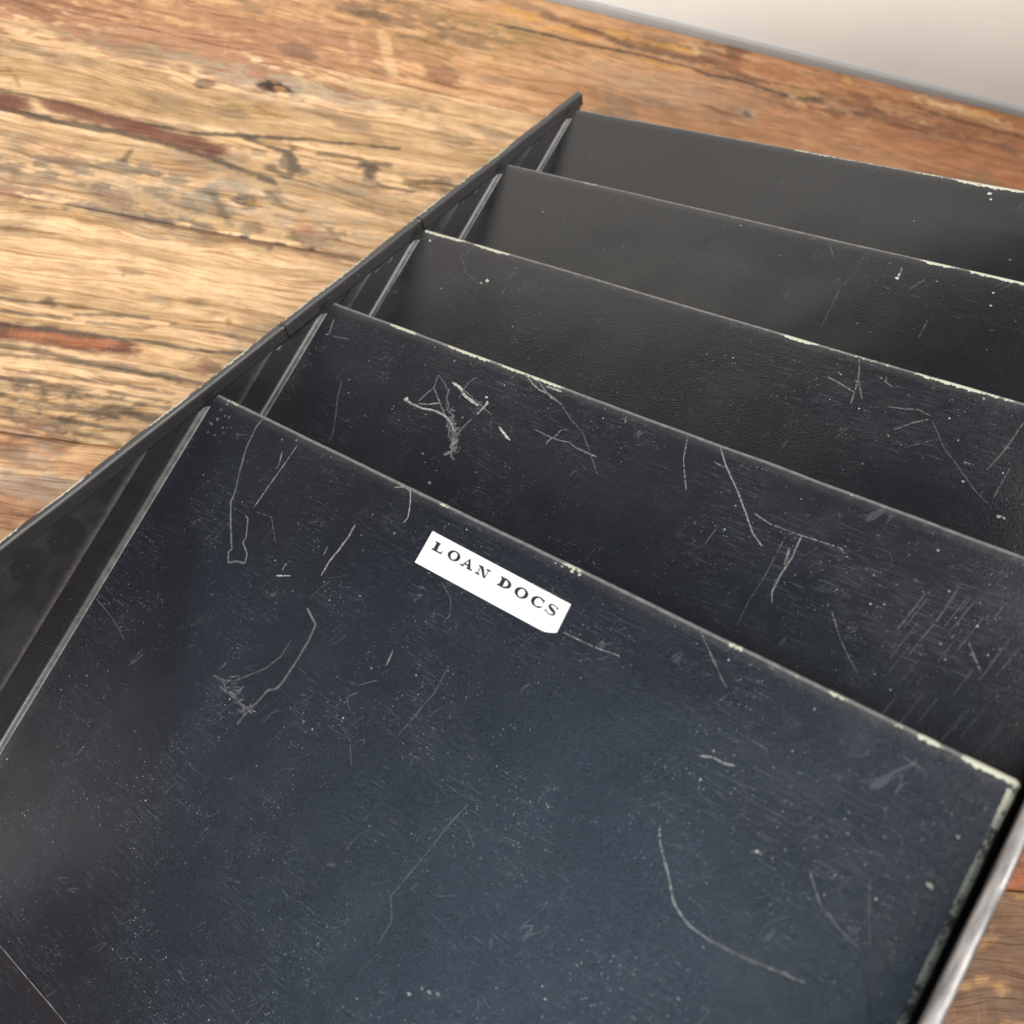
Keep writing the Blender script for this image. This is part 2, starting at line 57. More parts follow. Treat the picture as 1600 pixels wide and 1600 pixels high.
# stains and cracks of the boards in room millimetres
SPOTS=[[-23,261,48,11,3,0.75,0.4],[22,258,25,7,3,0.5,0.5],[67,264,14,4,0,0.45,0.5],[-77,264,40,6,3,0.6,0.5],[-118,264,22,6,3,0.5,0.5],[-12,257,10,4.2,7,1.0,0.35],[-9,256,4,2.2,8,0.5,0.3],[-50,248,5,4,0,0.75,0.4],[-46,252,4,3,2,0.4,0.5],[-19,236,14,3,5,0.8,0.5],[-5,236,10,2.5,5,0.6,0.5],[-74,206,13,3.2,2,0.75,0.5],[-49,206,9,3,2,0.3,0.5],[-130,209,13,3.6,4,0.9,0.2],[-35,211,14,3.5,4,0.8,0.3],[-16,215,12,3,3,0.5,0.5],[3,205,4,9,0,0.75,0.4],[10,197,7,3,0,0.75,0.5],[-16,206,10,3,0,0.5,0.5],[20,213,8,5,4,0.6,0.5],[51,206,9,5,0,0.75,0.5],[56,214,8,2,0,0.5,0.5],[61,205,8,5,4,0.8,0.3],[90,209,12,4,1,0.5,0.5],[96,204,9,3,0,0.5,0.5],[79,204,6,2,0,0.5,0.5],[37,189,12,2,0,0.4,0.5],[-15,170,9,4.2,7,0.95,0.35],[-11,170,6,2,8,0.5,0.5],[-35,171,7,5,3,0.9,0.3],[-35,172,6,4,0,0.45,0.5],[-1,176,6,6,0,0.6,0.6],[-23,158,5,3,0,0.6,0.5],[-8,153,6,5,0,0.55,0.5],[7,163,8,4,3,0.5,0.5],[-21,179,12,3,3,0.6,0.5],[-27,165,5,5,0,0.4,0.5],[-83,158,9,3.4,0,0.6,1],[-69,176,9,3.4,0,0.6,1],[-54,176,9,3.4,0,0.6,1],[-71,154,9,3.4,0,0.6,1],[-90,161,9,3.4,0,0.6,1],[-62,164,9,3.4,0,0.6,1],[-97,148,9,3.4,0,0.6,1],[-80,176,9,3.4,0,0.6,1],[-105,172,9,3.4,0,0.6,1],[-120,170,9,3.4,0,0.6,1],[-124,148,9,3.4,0,0.6,1],[-113,164,9,3.4,0,0.6,1],[-45,159,9,3.4,0,0.6,1],[-56,152,9,3.4,0,0.6,1],[-29,146,9,3.4,0,0.6,1],[17,153,9,3.4,0,0.6,1],[29,160,9,3.4,0,0.6,1],[-40,150,9,3.4,0,0.6,1],[4,145,9,3.4,0,0.6,1],[-131,163,9,3.4,0,0.6,1],[-114,144,9,3.4,0,0.6,1],[-129,147,10,4,6,0.6,1],[-113,179,10,4,6,0.6,1],[-52,183,10,4,6,0.6,1],[-79,155,10,4,6,0.6,1],[19,160,10,4,6,0.6,1],[-74,161,70,16,3,0.35,0.8],[-4,179,50,20,3,0.3,0.8],[-86,279,90,20,6,0.85,0.7],[-20,293,60,20,6,0.8,0.7],[18,289,26,9,6,0.6,0.7],[-138,280,70,16,6,0.55,0.8],[31,309,40,20,6,0.5,0.8],[-148,278,22,9,1,0.3,0.5],[-1,289,10,5,0,0.45,0.5],[84,294,11,8.5,1,0.6,0.45],[70,317,30,11,5,0.55,0.8],[60,342,22,13,0,0.5,0.7],[51,287,8,3,0,0.4,0.5],[29,334,12,5,0,0.5,0.5],[5,274,16,3,5,0.4,0.5],[101,350,40,8,5,0.5,0.5],[119,329,26,12,5,0.5,0.7],[148,341,40,10,5,0.55,0.7],[102,335,20,9,0,0.3,0.5],[134,366,14,5,8,0.75,0.6],[161,361,12,5,8,0.75,0.6],[172,360,10,4,8,0.75,0.6],[198,367,12,5,8,0.75,0.6],[219,365,14,4,8,0.75,0.6],[242,367,12,5,8,0.75,0.6],[258,371,8,6,4,0.75,0.6],[227,350,14,4,8,0.75,0.6],[436,377,16,5,4,0.75,0.6],[480,375,18,6,8,0.75,0.6],[460,376,14,4,4,0.75,0.6],[490,371,14,4,4,0.75,0.6],[370,378,4,5,8,0.75,0.6],[371,362,5,7,8,0.75,0.6],[425,354,10,4,4,0.75,0.6],[272,368,15,12,0,0.6,0.6],[284,376,10,9,1,0.6,0.5],[292,356,14,4,7,0.6,0.7],[289,322,8,7,3,0.8,0.4],[289,322,4,3.4,0,0.7,0.3],[325,345,6,5,4,0.6,0.3],[336,352,10,6,5,0.6,0.5],[341,349,11,6,0,0.65,0.7],[354,344,8,5,7,0.6,0.7],[376,343,14,4,1,0.5,0.5],[313,342,10,4,0,0.4,0.5],[404,348,50,10,1,0.45,0.8],[456,356,60,12,1,0.4,0.8],[346,367,60,10,2,0.5,0.8],[308,368,40,6,2,0.5,0.5],[370,356,40,8,0,0.35,0.9],[236,328,50,14,3,0.3,0.8],[411,329,50,20,2,0.35,0.8],[472,331,50,24,2,0.4,0.8],[327,320,60,20,2,0.3,0.8],[374,330,9,3,4,0.4,0.5],[-54,65,26,5,4,0.85,0.2],[-97,86,4,3,0,0.7,0.5],[-17,63,9,5,1,0.5,0.5],[-14,63,5,4,0,0.3,0.5],[-101,23,10,4,0,0.5,1],[-87,21,10,4,0,0.5,1],[-70,20,10,4,0,0.5,1],[-96,14,10,4,0,0.5,1],[-76,11,10,4,0,0.5,1],[-60,17,10,4,0,0.5,1],[-107,36,10,4,0,0.5,1],[-91,35,10,4,0,0.5,1],[-55,32,10,4,0,0.5,1],[-40,31,10,4,0,0.5,1],[-69,29,10,4,0,0.5,1],[-91,5,22,9,2,0.45,0.8],[-87,-6,16,14,3,0.6,0.7],[-86,-23,14,10,6,0.7,0.6],[-96,4,8,6,1,0.5,0.5],[-90,-30,14,10,1,0.3,0.5],[-79,-13,14,7,3,0.5,0.5],[-63,112,6,1.6,0,0.5,0.5]]
LINES=[[[[-149,211.8],[-120,212.3],[-90,208.9],[-50,209.5],[18,222.9],[62,228.5]],1.7,0,0.9,0.7],[[[-146,199.6],[-117,199.2],[-88,199.6],[-51,197.4],[-23,191.1],[-5,187.5]],2.8,0,0.9,0.7],[[[-147,205.2],[-141,205.2]],7,1,0.95,0.3],[[[-119,209.0],[-100,208.0],[-86,206.2],[-52,201.8],[-38,201.0]],6.5,1,0.9,0.3],[[[-71,145.0],[-52,144.6],[-22,143.2],[4,144.3],[35,143.7]],3.0,1,0.55,0.9],[[[-102,145.7],[-71,146.2],[-23,144.9],[48,145.1]],1.4,0,0.7,0.9],[[[-78,188.7],[-80,181.4]],1.2,0,0.7,0.5],[[[-25,216.0],[-8,211.0],[3,209.4],[8,199.3],[4,192.2],[-5,196.0]],2.4,0,0.75,0.6],[[[20,213.9],[41,215.0],[49,210.3],[47,201.2],[57,198.2],[72,198.2]],2.2,0,0.7,0.6],[[[42,208.4],[50,213.6],[59,216.0]],1.6,0,0.6,0.5],[[[-23,213.3],[20,208.4],[64,210.4],[93,214.3]],1.2,0,0.5,0.8],[[[71,205.2],[90,211.4],[101,210.5]],2.5,0,0.6,0.7],[[[-33,171.1],[-26,159.5],[-20,152.3]],2,0,0.5,0.8],[[[-4,178.7],[4,171.6],[14,169.7]],2,0,0.5,0.8],[[[-153,229.9],[-104,231.4],[-54,232.0]],0.8,5,0.4,1],[[[-153,227.7],[-104,229.1],[-53,230.2]],0.8,5,0.4,1],[[[-152,225.5],[-103,226.8],[-53,228.3]],0.8,5,0.4,1],[[[-152,223.2],[-103,224.6],[-53,226.4]],0.8,5,0.4,1],[[[-151,221.0],[-103,222.3],[-52,224.6]],0.8,5,0.4,1],[[[-150,218.8],[-102,220.1],[-52,222.7]],0.8,5,0.4,1],[[[-150,216.6],[-102,217.8],[-52,220.9]],0.8,5,0.4,1],[[[-149,214.4],[-101,215.6],[-51,219.1]],0.8,5,0.4,1],[[[-149,212.2],[-101,213.3],[-51,217.2]],0.8,5,0.4,1],[[[45,319.6],[50,301.7],[54,288.4]],2.6,4,0.7,0.5],[[[27,310.7],[31,295.7]],1.8,4,0.4,0.5],[[[118,350.5],[152,351.7],[183,351.5],[218,353.3],[248,353.0],[264,350.8],[283,351.7],[320,348.6]],1.6,7,0.85,0.5],[[[152,369.5],[169,366.3],[196,361.8],[232,362.5],[260,361.6]],5,1,0.6,0.8],[[[169,366.3],[187,366.1]],2.2,7,0.6,0.5],[[[196,361.8],[214,359.1],[251,361.1]],3.5,0,0.6,0.8],[[[259,348.1],[354,348.4],[413,345.5],[507,349.2]],3,0,0.35,1],[[[427,366.6],[468,362.8],[510,362.3]],2,7,0.5,0.9],[[[-114,64.2],[-97,66.1],[-76,65.8],[-60,66.0]],7.0,1,0.95,0.4],[[[-105,64.4],[-91,65.1],[-73,65.6],[-65,68.4]],3.6,2,0.75,0.7],[[[-114,67.7],[-98,69.6],[-72,70.5],[-48,72.3],[-29,71.0],[-2,73.8]],1.5,0,0.85,0.5],[[[-112,56.5],[-98,56.4],[-80,54.8],[-60,55.8],[-42,54.1],[-20,53.0]],2.6,0,0.75,0.6],[[[-118,83.4],[-106,82.9],[-97,84.2]],1.1,0,0.8,0.5],[[[-97,85.3],[-50,84.8]],1.2,0,0.6,0.5],[[[-116,75.8],[-85,77.9]],1.2,0,0.8,0.5],[[[-76,77.5],[-64,78.4],[-52,79.0],[-47,81.0]],1.4,0,0.6,0.5],[[[-38,83.5],[-16,83.3],[3,82.2]],1.2,0,0.7,0.5],[[[-83,81.1],[-52,85.6]],1,0,0.7,0.5],[[[-111,52.3],[-85,53.0],[-62,53.8],[-35,53.1]],1.3,0,0.65,0.8],[[[-106,45.0],[-81,45.2],[-58,46.3],[-31,45.5]],1.3,0,0.65,0.8],[[[-108,39.4],[-82,39.2],[-60,40.6],[-33,39.7]],1.3,0,0.65,0.8],[[[-101,36.0],[-76,36.5],[-53,37.1],[-26,36.2]],1.3,0,0.65,0.8],[[[-105,30.1],[-80,30.1],[-58,31.0],[-31,30.1]],1.3,0,0.65,0.8],[[[-94,28.0],[-68,27.7],[-46,28.9],[-19,27.9]],1.3,0,0.65,0.8],[[[-103,21.2],[-78,21.5],[-56,21.9],[-30,20.9]],1.3,0,0.65,0.8],[[[-67,112.7],[-66,108.2]],0.8,5,0.6,0.5],[[[-12,92.1],[-11,89.1]],1,5,0.8,0.5],[[[-150,228.9],[-145,223.9],[-140,216.7]],0.7,5,0.9,0.5]]

# ------------------------------------------------------------------ helpers
def tag(o, label=None, cat=None, kind=None, group=None):
    if label: o['label'] = label
    if cat: o['category'] = cat
    if kind: o['kind'] = kind
    if group: o['group'] = group
    return o

def empty(name, parent=None):
    o = bpy.data.objects.new(name, None)
    o.empty_display_size = 0.02
    COL.objects.link(o)
    if parent: o.parent = parent
    return o

def mesh_obj(name, v, f, mat, parent=None, uv=None, smooth=False, attrs=None, cols=None):
    me = bpy.data.meshes.new(name)
    v = np.asarray(v, dtype=np.float64)
    me.from_pydata(v.tolist() if len(v) < 20000 else [], [], f if len(v) < 20000 else [])
    if len(v) >= 20000:
        f = np.asarray(f, dtype=np.int32)
        me.vertices.add(len(v)); me.vertices.foreach_set("co", v.ravel())
        me.loops.add(f.size); me.loops.foreach_set("vertex_index", f.ravel())
        me.polygons.add(len(f))
        me.polygons.foreach_set("loop_start", np.arange(0, f.size, 4, dtype=np.int32))
        me.update(calc_edges=True)
    if uv is not None:
        l = me.uv_layers.new(name="UVMap")
        idx = np.empty(len(me.loops), dtype=np.int32); me.loops.foreach_get("vertex_index", idx)
        l.data.foreach_set("uv", np.asarray(uv, dtype=np.float32)[idx].ravel())
    for k, a in (attrs or {}).items():
        at = me.attributes.new(k, 'FLOAT', 'POINT'); at.data.foreach_set("value", np.asarray(a, dtype=np.float32).ravel())
    for k, a in (cols or {}).items():
        at = me.attributes.new(k, 'FLOAT_COLOR', 'POINT'); at.data.foreach_set("color", np.asarray(a, dtype=np.float32).ravel())
    if smooth: me.polygons.foreach_set("use_smooth", np.ones(len(me.polygons), dtype=bool))
    if mat: me.materials.append(mat)
    me.update()
    o = bpy.data.objects.new(name, me)
    COL.objects.link(o)
    if parent: o.parent = parent
    return o

def grid_faces(nr, nc, off=0, flip=False):
    i = np.arange(nr - 1)[:, None] * nc + np.arange(nc - 1)[None, :] + off
    i = i.ravel()
    q = np.stack([i, i + 1, i + nc + 1, i + nc], 1)
    return q[:, ::-1] if flip else q

def box(v0, v1):
    x0, y0, z0 = v0; x1, y1, z1 = v1
    v = [(x0,y0,z0),(x1,y0,z0),(x1,y1,z0),(x0,y1,z0),(x0,y0,z1),(x1,y0,z1),(x1,y1,z1),(x0,y1,z1)]
    f = [(0,3,2,1),(4,5,6,7),(0,1,5,4),(1,2,6,5),(2,3,7,6),(3,0,4,7)]
    return v, f

def join(parts):
    V = []; F = []
    for v, f in parts:
        o = len(V); V += [tuple(p) for p in v]; F += [tuple(int(i) + o for i in q) for q in f]
    return V, F

def bevel(o, w, seg=2):
    m = o.modifiers.new("bevel", 'BEVEL'); m.width = w; m.segments = seg; m.limit_method = 'ANGLE'
    for p in o.data.polygons: p.use_smooth = True
    return o

# numpy value noise
class Noise:
    def __init__(s, seed):
        s.r = np.random.RandomState(seed).rand(256, 256)
    def n(s, x, y):
        xi = np.floor(x).astype(int); yi = np.floor(y).astype(int)
        fx = x - xi; fy = y - yi
        fx = fx * fx * (3 - 2 * fx); fy = fy * fy * (3 - 2 * fy)
        r = s.r; a = r[xi & 255, yi & 255]; b = r[(xi + 1) & 255, yi & 255]; c = r[xi & 255, (yi + 1) & 255]; d = r[(xi + 1) & 255, (yi + 1) & 255]
        return (a * (1 - fx) + b * fx) * (1 - fy) + (c * (1 - fx) + d * fx) * fy
    def fbm(s, x, y, o=4, g=.55):
        t = 0; A = 1; S = 0
        for i in range(o):
            t = t + A * s.n(x + 17.3 * i, y + 5.1 * i); S += A; A *= g; x = x * 2.03; y = y * 2.03
        return t / S

def sstep(a, b, x):
    t = np.clip((x - a) / (b - a), 0, 1); return t * t * (3 - 2 * t)

# ------------------------------------------------------------------ materials
class NT:
    def __init__(s, name):
        s.m = bpy.data.materials.new(name); s.m.use_nodes = True
        s.t = s.m.node_tree; s.b = s.t.nodes["Principled BSDF"]
    def new(s, ty, **k):
        n = s.t.nodes.new(ty)
        for a, b in k.items(): setattr(n, a, b)
        return n
    def link(s, a, b): s.t.links.new(a, b)
    def val(s, x, sock):
        if isinstance(x, (int, float)): sock.default_value = x
        elif isinstance(x, tuple): sock.default_value = x
        else: s.link(x, sock)
    def math(s, op, a, b=0.0, c=0.0, clamp=False):
        n = s.new('ShaderNodeMath', operation=op, use_clamp=clamp)
        s.val(a, n.inputs[0]); s.val(b, n.inputs[1]); s.val(c, n.inputs[2]); return n.outputs[0]
    def ss(s, x, a, b, lo=0.0, hi=1.0):
        n = s.new('ShaderNodeMapRange', interpolation_type='SMOOTHSTEP')
        s.val(x, n.inputs[0]); s.val(a, n.inputs[1]); s.val(b, n.inputs[2]); s.val(lo, n.inputs[3]); s.val(hi, n.inputs[4]); return n.outputs[0]
    def noise(s, vec, scale, detail=3.0, rough=.55, dist=0.0):
        n = s.new('ShaderNodeTexNoise'); s.link(vec, n.inputs['Vector'])
        n.inputs['Scale'].default_value = scale; n.inputs['Detail'].default_value = detail
        n.inputs['Roughness'].default_value = rough; n.inputs['Distortion'].default_value = dist
        return n.outputs[0]
    def mapping(s, vec, scale=(1,1,1), rot=(0,0,0), loc=(0,0,0)):
        n = s.new('ShaderNodeMapping'); s.link(vec, n.inputs[0])
        n.inputs['Location'].default_value = loc; n.inputs['Rotation'].default_value = rot; n.inputs['Scale'].default_value = scale
        return n.outputs[0]
    def mix(s, f, a, b, mode='MIX'):
        n = s.new('ShaderNodeMix', data_type='RGBA', blend_type=mode)
        s.val(f, n.inputs[0]); s.val(a, n.inputs[6]); s.val(b, n.inputs[7]); return n.outputs[2]
    def bump(s, h, st, dist, nrm=None):
        n = s.new('ShaderNodeBump'); s.link(h, n.inputs['Height'])
        n.inputs['Strength'].default_value = st; n.inputs['Distance'].default_value = dist
        if nrm is not None: s.link(nrm, n.inputs['Normal'])
        return n.outputs[0]

SMUDGES = [(-94.0, -10.5, 7.5), (-77.5, -10.5, 7.5), (-54.5, -7.5, 5.5)]
CHIP = (0.45, 0.45, 0.35, 1)

def paint_material(name, seed, haze=1.0, speck=1.0, scuffs=1.0, base=(0.0042, 0.0048, 0.0078, 1), rough=.22, edge=1.0, peel=1.0, smudge=False):
    """Black baked enamel: orange peel, dust specks, rubbed haze, fine scuffs, chipped edges. UVs are millimetres / 1000."""
    k = NT(name); b = k.b
    uv = k.new('ShaderNodeUVMap'); uv.uv_map = "UVMap"
    mm = k.mapping(uv.outputs[0], (1000, 1000, 1000), loc=(seed * 37.0, seed * 11.0, 0))
    # rubbed haze in brushed patches
    big = k.noise(mm, 0.018, 5, .6, .6)
    mid = k.noise(mm, 0.10, 4, .6)
    fib1 = k.noise(k.mapping(mm, (0.10, 2.0, 1), (0, 0, math.radians(58))), 1.0, 4, .65)
    fib2 = k.noise(k.mapping(mm, (0.12, 1.7, 1), (0, 0, math.radians(-12))), 1.0, 4, .65)
    hz = k.math('MULTIPLY', k.ss(big, .42, .68), k.ss(mid, .3, .75))
    fb = k.math('MULTIPLY', k.ss(fib1, .50, .78), k.ss(k.noise(mm, .03, 3, .5), .45, .62))
    fb2 = k.math('MULTIPLY', k.ss(fib2, .52, .8), k.ss(k.noise(k.mapping(mm, loc=(91, 7, 0)), .035, 3, .5), .45, .62))
    grain = k.noise(mm, 2.2, 3, .7)
    # dust specks
    def specks(sc_, r, amt, off):
        v = k.new('ShaderNodeTexVoronoi'); k.link(k.mapping(mm, loc=(off, off * 2, 0)), v.inputs['Vector'])
        v.inputs['Scale'].default_value = sc_; v.inputs['Randomness'].default_value = 1
        sep = k.new('ShaderNodeSeparateColor'); k.link(v.outputs['Color'], sep.inputs[0])
        rad = k.math('MULTIPLY', sep.outputs[0], r)
        inside = k.math('LESS_THAN', v.outputs['Distance'], rad)
        keep = k.math('GREATER_THAN', sep.outputs[1], 1 - amt)
        return k.math('MULTIPLY', inside, k.math('MULTIPLY', keep, k.math('MULTIPLY_ADD', sep.outputs[2], .7, .3)))
    sp = k.math('MAXIMUM', specks(.5, .15, .30 * speck, 3), k.math('MULTIPLY', specks(1.5, .26, .30 * speck, 9), .7))
    sp = k.math('MULTIPLY', sp, k.ss(k.noise(mm, .03, 4, .65), .42, .62, .08, 1))
    # hair scratches
    def hair(ang, sc_, off, dens):
        vec = k.mapping(mm, (1, 1, 1), (0, 0, math.radians(ang)), (off, off, 0))
        w = k.noise(vec, .05, 2, .5)
        sx = k.new('ShaderNodeSeparateXYZ'); k.link(vec, sx.inputs[0])
        y = k.math('ADD', sx.outputs[1], k.math('MULTIPLY', w, 9.0))
        c = k.new('ShaderNodeCombineXYZ'); k.link(k.math('MULTIPLY', sx.outputs[0], .035), c.inputs[0]); k.link(k.math('MULTIPLY', y, sc_), c.inputs[1])
        n = k.noise(c.outputs[0], 1.0, 1, .4)
        line = k.ss(k.math('ABSOLUTE', k.math('SUBTRACT', n, .5)), 0.0, .010, 1, 0)
        msk = k.ss(k.noise(vec, .07, 2, .5), 1 - dens, 1.04 - dens)
        return k.math('MULTIPLY', line, msk)
    hs = k.math('MAXIMUM', hair(62, .22, 5, .42), hair(20, .18, 55, .38))
    hs = k.math('MULTIPLY', hs, k.ss(grain, .35, .6, .2, 1))
    grit = k.ss(k.noise(mm, 2.4, 2, .7), .45, .70)
    col = k.mix(k.math('MULTIPLY', grit, .30 * haze), base, (0.026, 0.030, 0.042, 1))
    col = k.mix(k.math('MULTIPLY', hz, .35 * haze), col, (0.022, 0.022, 0.029, 1))
    col = k.mix(k.math('MULTIPLY', k.math('MAXIMUM', fb, fb2), .50 * scuffs), col, (0.075, 0.077, 0.092, 1))
    col = k.mix(k.math('MULTIPLY', hs, .28 * scuffs), col, (0.16, 0.16, 0.17, 1))
    col = k.mix(k.math('MULTIPLY', sp, 1.0), col, (0.42, 0.43, 0.43, 1))
    if smudge:                       # dusty film with wiped finger marks in it
        film = k.ss(k.noise(mm, .06, 4, .6), .30, .62)
        for px, py, rr in SMUDGES:
            v = k.new('ShaderNodeVectorMath', operation='DISTANCE'); k.link(k.mapping(uv.outputs[0], (1000, 1000, 1000)), v.inputs[0]); v.inputs[1].default_value = (px, py, 0)
            d_ = k.math('ADD', v.outputs['Value'], k.math('MULTIPLY', k.math('SUBTRACT', k.noise(mm, .25, 2, .5), .5), 4.0))
            film = k.math('MULTIPLY', film, k.ss(d_, rr * .8, rr * 1.15))
        col = k.mix(k.math('MULTIPLY', film, .45), col, (0.036, 0.036, 0.038, 1))
    # chipped edges
    wear = k.new('ShaderNodeAttribute', attribute_name="wear").outputs['Fac']
    cn = k.noise(mm, .80, 4, .62)
    chip = k.ss(k.math('ADD', cn, wear), 1.0, 1.03)
    rub_glint = k.new('ShaderNodeAttribute', attribute_name="rub_glint").outputs['Fac']
    col = k.mix(k.math('MULTIPLY', rub_glint, k.ss(k.noise(mm, .35, 3, .6), .25, .8, .35, .9)), col, (0.27, 0.26, 0.25, 1))  # pale colour for rubbed edges and for painted highlights
    col = k.mix(chip, col, CHIP)
    k.link(col, b.inputs['Base Color'])
    r = k.math('ADD', rough, k.math('MULTIPLY', hz, .07))
    r = k.math('ADD', r, k.math('MULTIPLY', k.math('SUBTRACT', mid, .5), .10))
    r = k.math('ADD', r, k.math('MULTIPLY', k.math('MAXIMUM', fb, fb2), .16))
    r = k.mix(k.math('MAXIMUM', chip, k.math('MULTIPLY', rub_glint, .5)), r, (.65, .65, .65, 1))
    k.link(r, b.inputs['Roughness'])
    b.inputs['Specular IOR Level'].default_value = .82
    op = k.noise(mm, 1.0, 3, .6)
    n1 = k.bump(op, .085 * peel, .0005)
    n2 = k.bump(k.noise(mm, 2.1, 2, .65), .30 * peel, .00035, n1)
    n3 = k.bump(chip, .5, .0002, n2) 
    k.t.nodes[-1].invert = True
    k.link(n3, b.inputs['Normal'])
    return k.m

def simple(name, col, rough=.5, metal=0.0, bumpscale=None, bumpst=.2, var=0.0):
    k = NT(name); b = k.b
    tc = k.new('ShaderNodeTexCoord')
    b.inputs['Roughness'].default_value = rough; b.inputs['Metallic'].default_value = metal
    n = k.noise(tc.outputs['Object'], bumpscale or 200, 4, .6)
    c2 = tuple(min(1, c * (1 - var)) for c in col[:3]) + (1,)
    k.link(k.mix(n, col, c2), b.inputs['Base Color'])
    k.link(k.bump(n, bumpst, .0003), b.inputs['Normal'])
    return k.m

def flake_material():
    """Exposed chalky primer under the scratched black paint."""
    k = NT("scraped_primer"); b = k.b
    at = k.new('ShaderNodeAttribute', attribute_name="tone").outputs['Fac']
    geo = k.new('ShaderNodeTexCoord')
    n = k.noise(k.mapping(geo.outputs['Object'], (1000, 1000, 1000)), 2.4, 3, .7)
    c = k.mix(k.ss(at, .2, 1.2), (0.05, 0.052, 0.056, 1), (0.46, 0.46, 0.43, 1))
    c = k.mix(k.ss(at, 1.1, 1.3), c, CHIP)
    c = k.mix(k.ss(n, .38, .52, .9, 0), c, (0.035, 0.035, 0.04, 1))
    k.link(c, b.inputs['Base Color']); b.inputs['Roughness'].default_value = .7
    return k.m

# ------------------------------------------------------------------ tabletop of old boards
COLS = {0: (.095, .072, .052), 1: (.155, .060, .038), 2: (.40, .155, .07), 3: (.36, .31, .24), 4: (.70, .47, .26),
        5: (.34, .22, .085), 6: (.43, .225, .13), 7: (.035, .025, .018), 8: (.62, .34, .10)}

def wood_material():
    k = NT("old_board_wood"); b = k.b
    tc = k.new('ShaderNodeTexCoord').outputs['Object']
    st = k.new('ShaderNodeAttribute', attribute_name="stain").outputs['Color']
    mm = k.mapping(tc, (1000, 1000, 1000))
    warp = k.new('ShaderNodeVectorMath', operation='ADD')
    wn = k.new('ShaderNodeCombineXYZ'); k.link(k.math('MULTIPLY', k.noise(k.mapping(mm, (.012, .03, .03)), 1, 2, .5), 22.0), wn.inputs[1])
    k.link(mm, warp.inputs[0]); k.link(wn.outputs[0], warp.inputs[1])
    fine = k.noise(k.mapping(warp.outputs[0], (.030, 1.1, .3)), 1.0, 5, .72)
    pore = k.noise(k.mapping(warp.outputs[0], (.09, 2.4, .5)), 1.0, 3, .6)
    saw = k.noise(k.mapping(mm, (.8, .05, .05)), 1.0, 3, .6)
    blot = k.noise(mm, .09, 5, .65)
    mid = k.noise(k.mapping(warp.outputs[0], (.016, .50, .2)), 1.0, 6, .75)
    c = k.mix(k.ss(mid, .50, .61, 0, .72), st, (0.48, 0.37, 0.23, 1), 'MULTIPLY')
    c = k.mix(k.ss(fine, .46, .66, 0, .62), c, (0.55, 0.42, 0.24, 1), 'MULTIPLY')
    c = k.mix(k.ss(pore, .55, .70, 0, .65), c, (0.30, 0.21, 0.11, 1), 'MULTIPLY')
    c = k.mix(k.ss(blot, .35, .70, .35, 0), c, (0.72, 0.55, 0.42, 1), 'MULTIPLY')
    b3 = k.noise(k.mapping(mm, (.35, .8, .5)), 1.0, 5, .75)
    c = k.mix(k.math('MULTIPLY', k.ss(b3, .58, .70), k.ss(blot, .45, .62)), c, (0.30, 0.24, 0.17, 1), 'MULTIPLY')
    c = k.mix(k.ss(saw, .55, .72, 0, .04), c, (1.0, .86, .66, 1), 'SCREEN')
    k.link(c, b.inputs['Base Color'])
    k.link(k.ss(fine, .3, .7, .42, .62), b.inputs['Roughness'])
    b.inputs['Specular IOR Level'].default_value = .35
    h = k.math('ADD', k.math('MULTIPLY', fine, -1.0), k.math('MULTIPLY', pore, -.7))
    k.link(k.bump(h, .35, .0006), b.inputs['Normal'])
    return k.m
WOOD = wood_material()

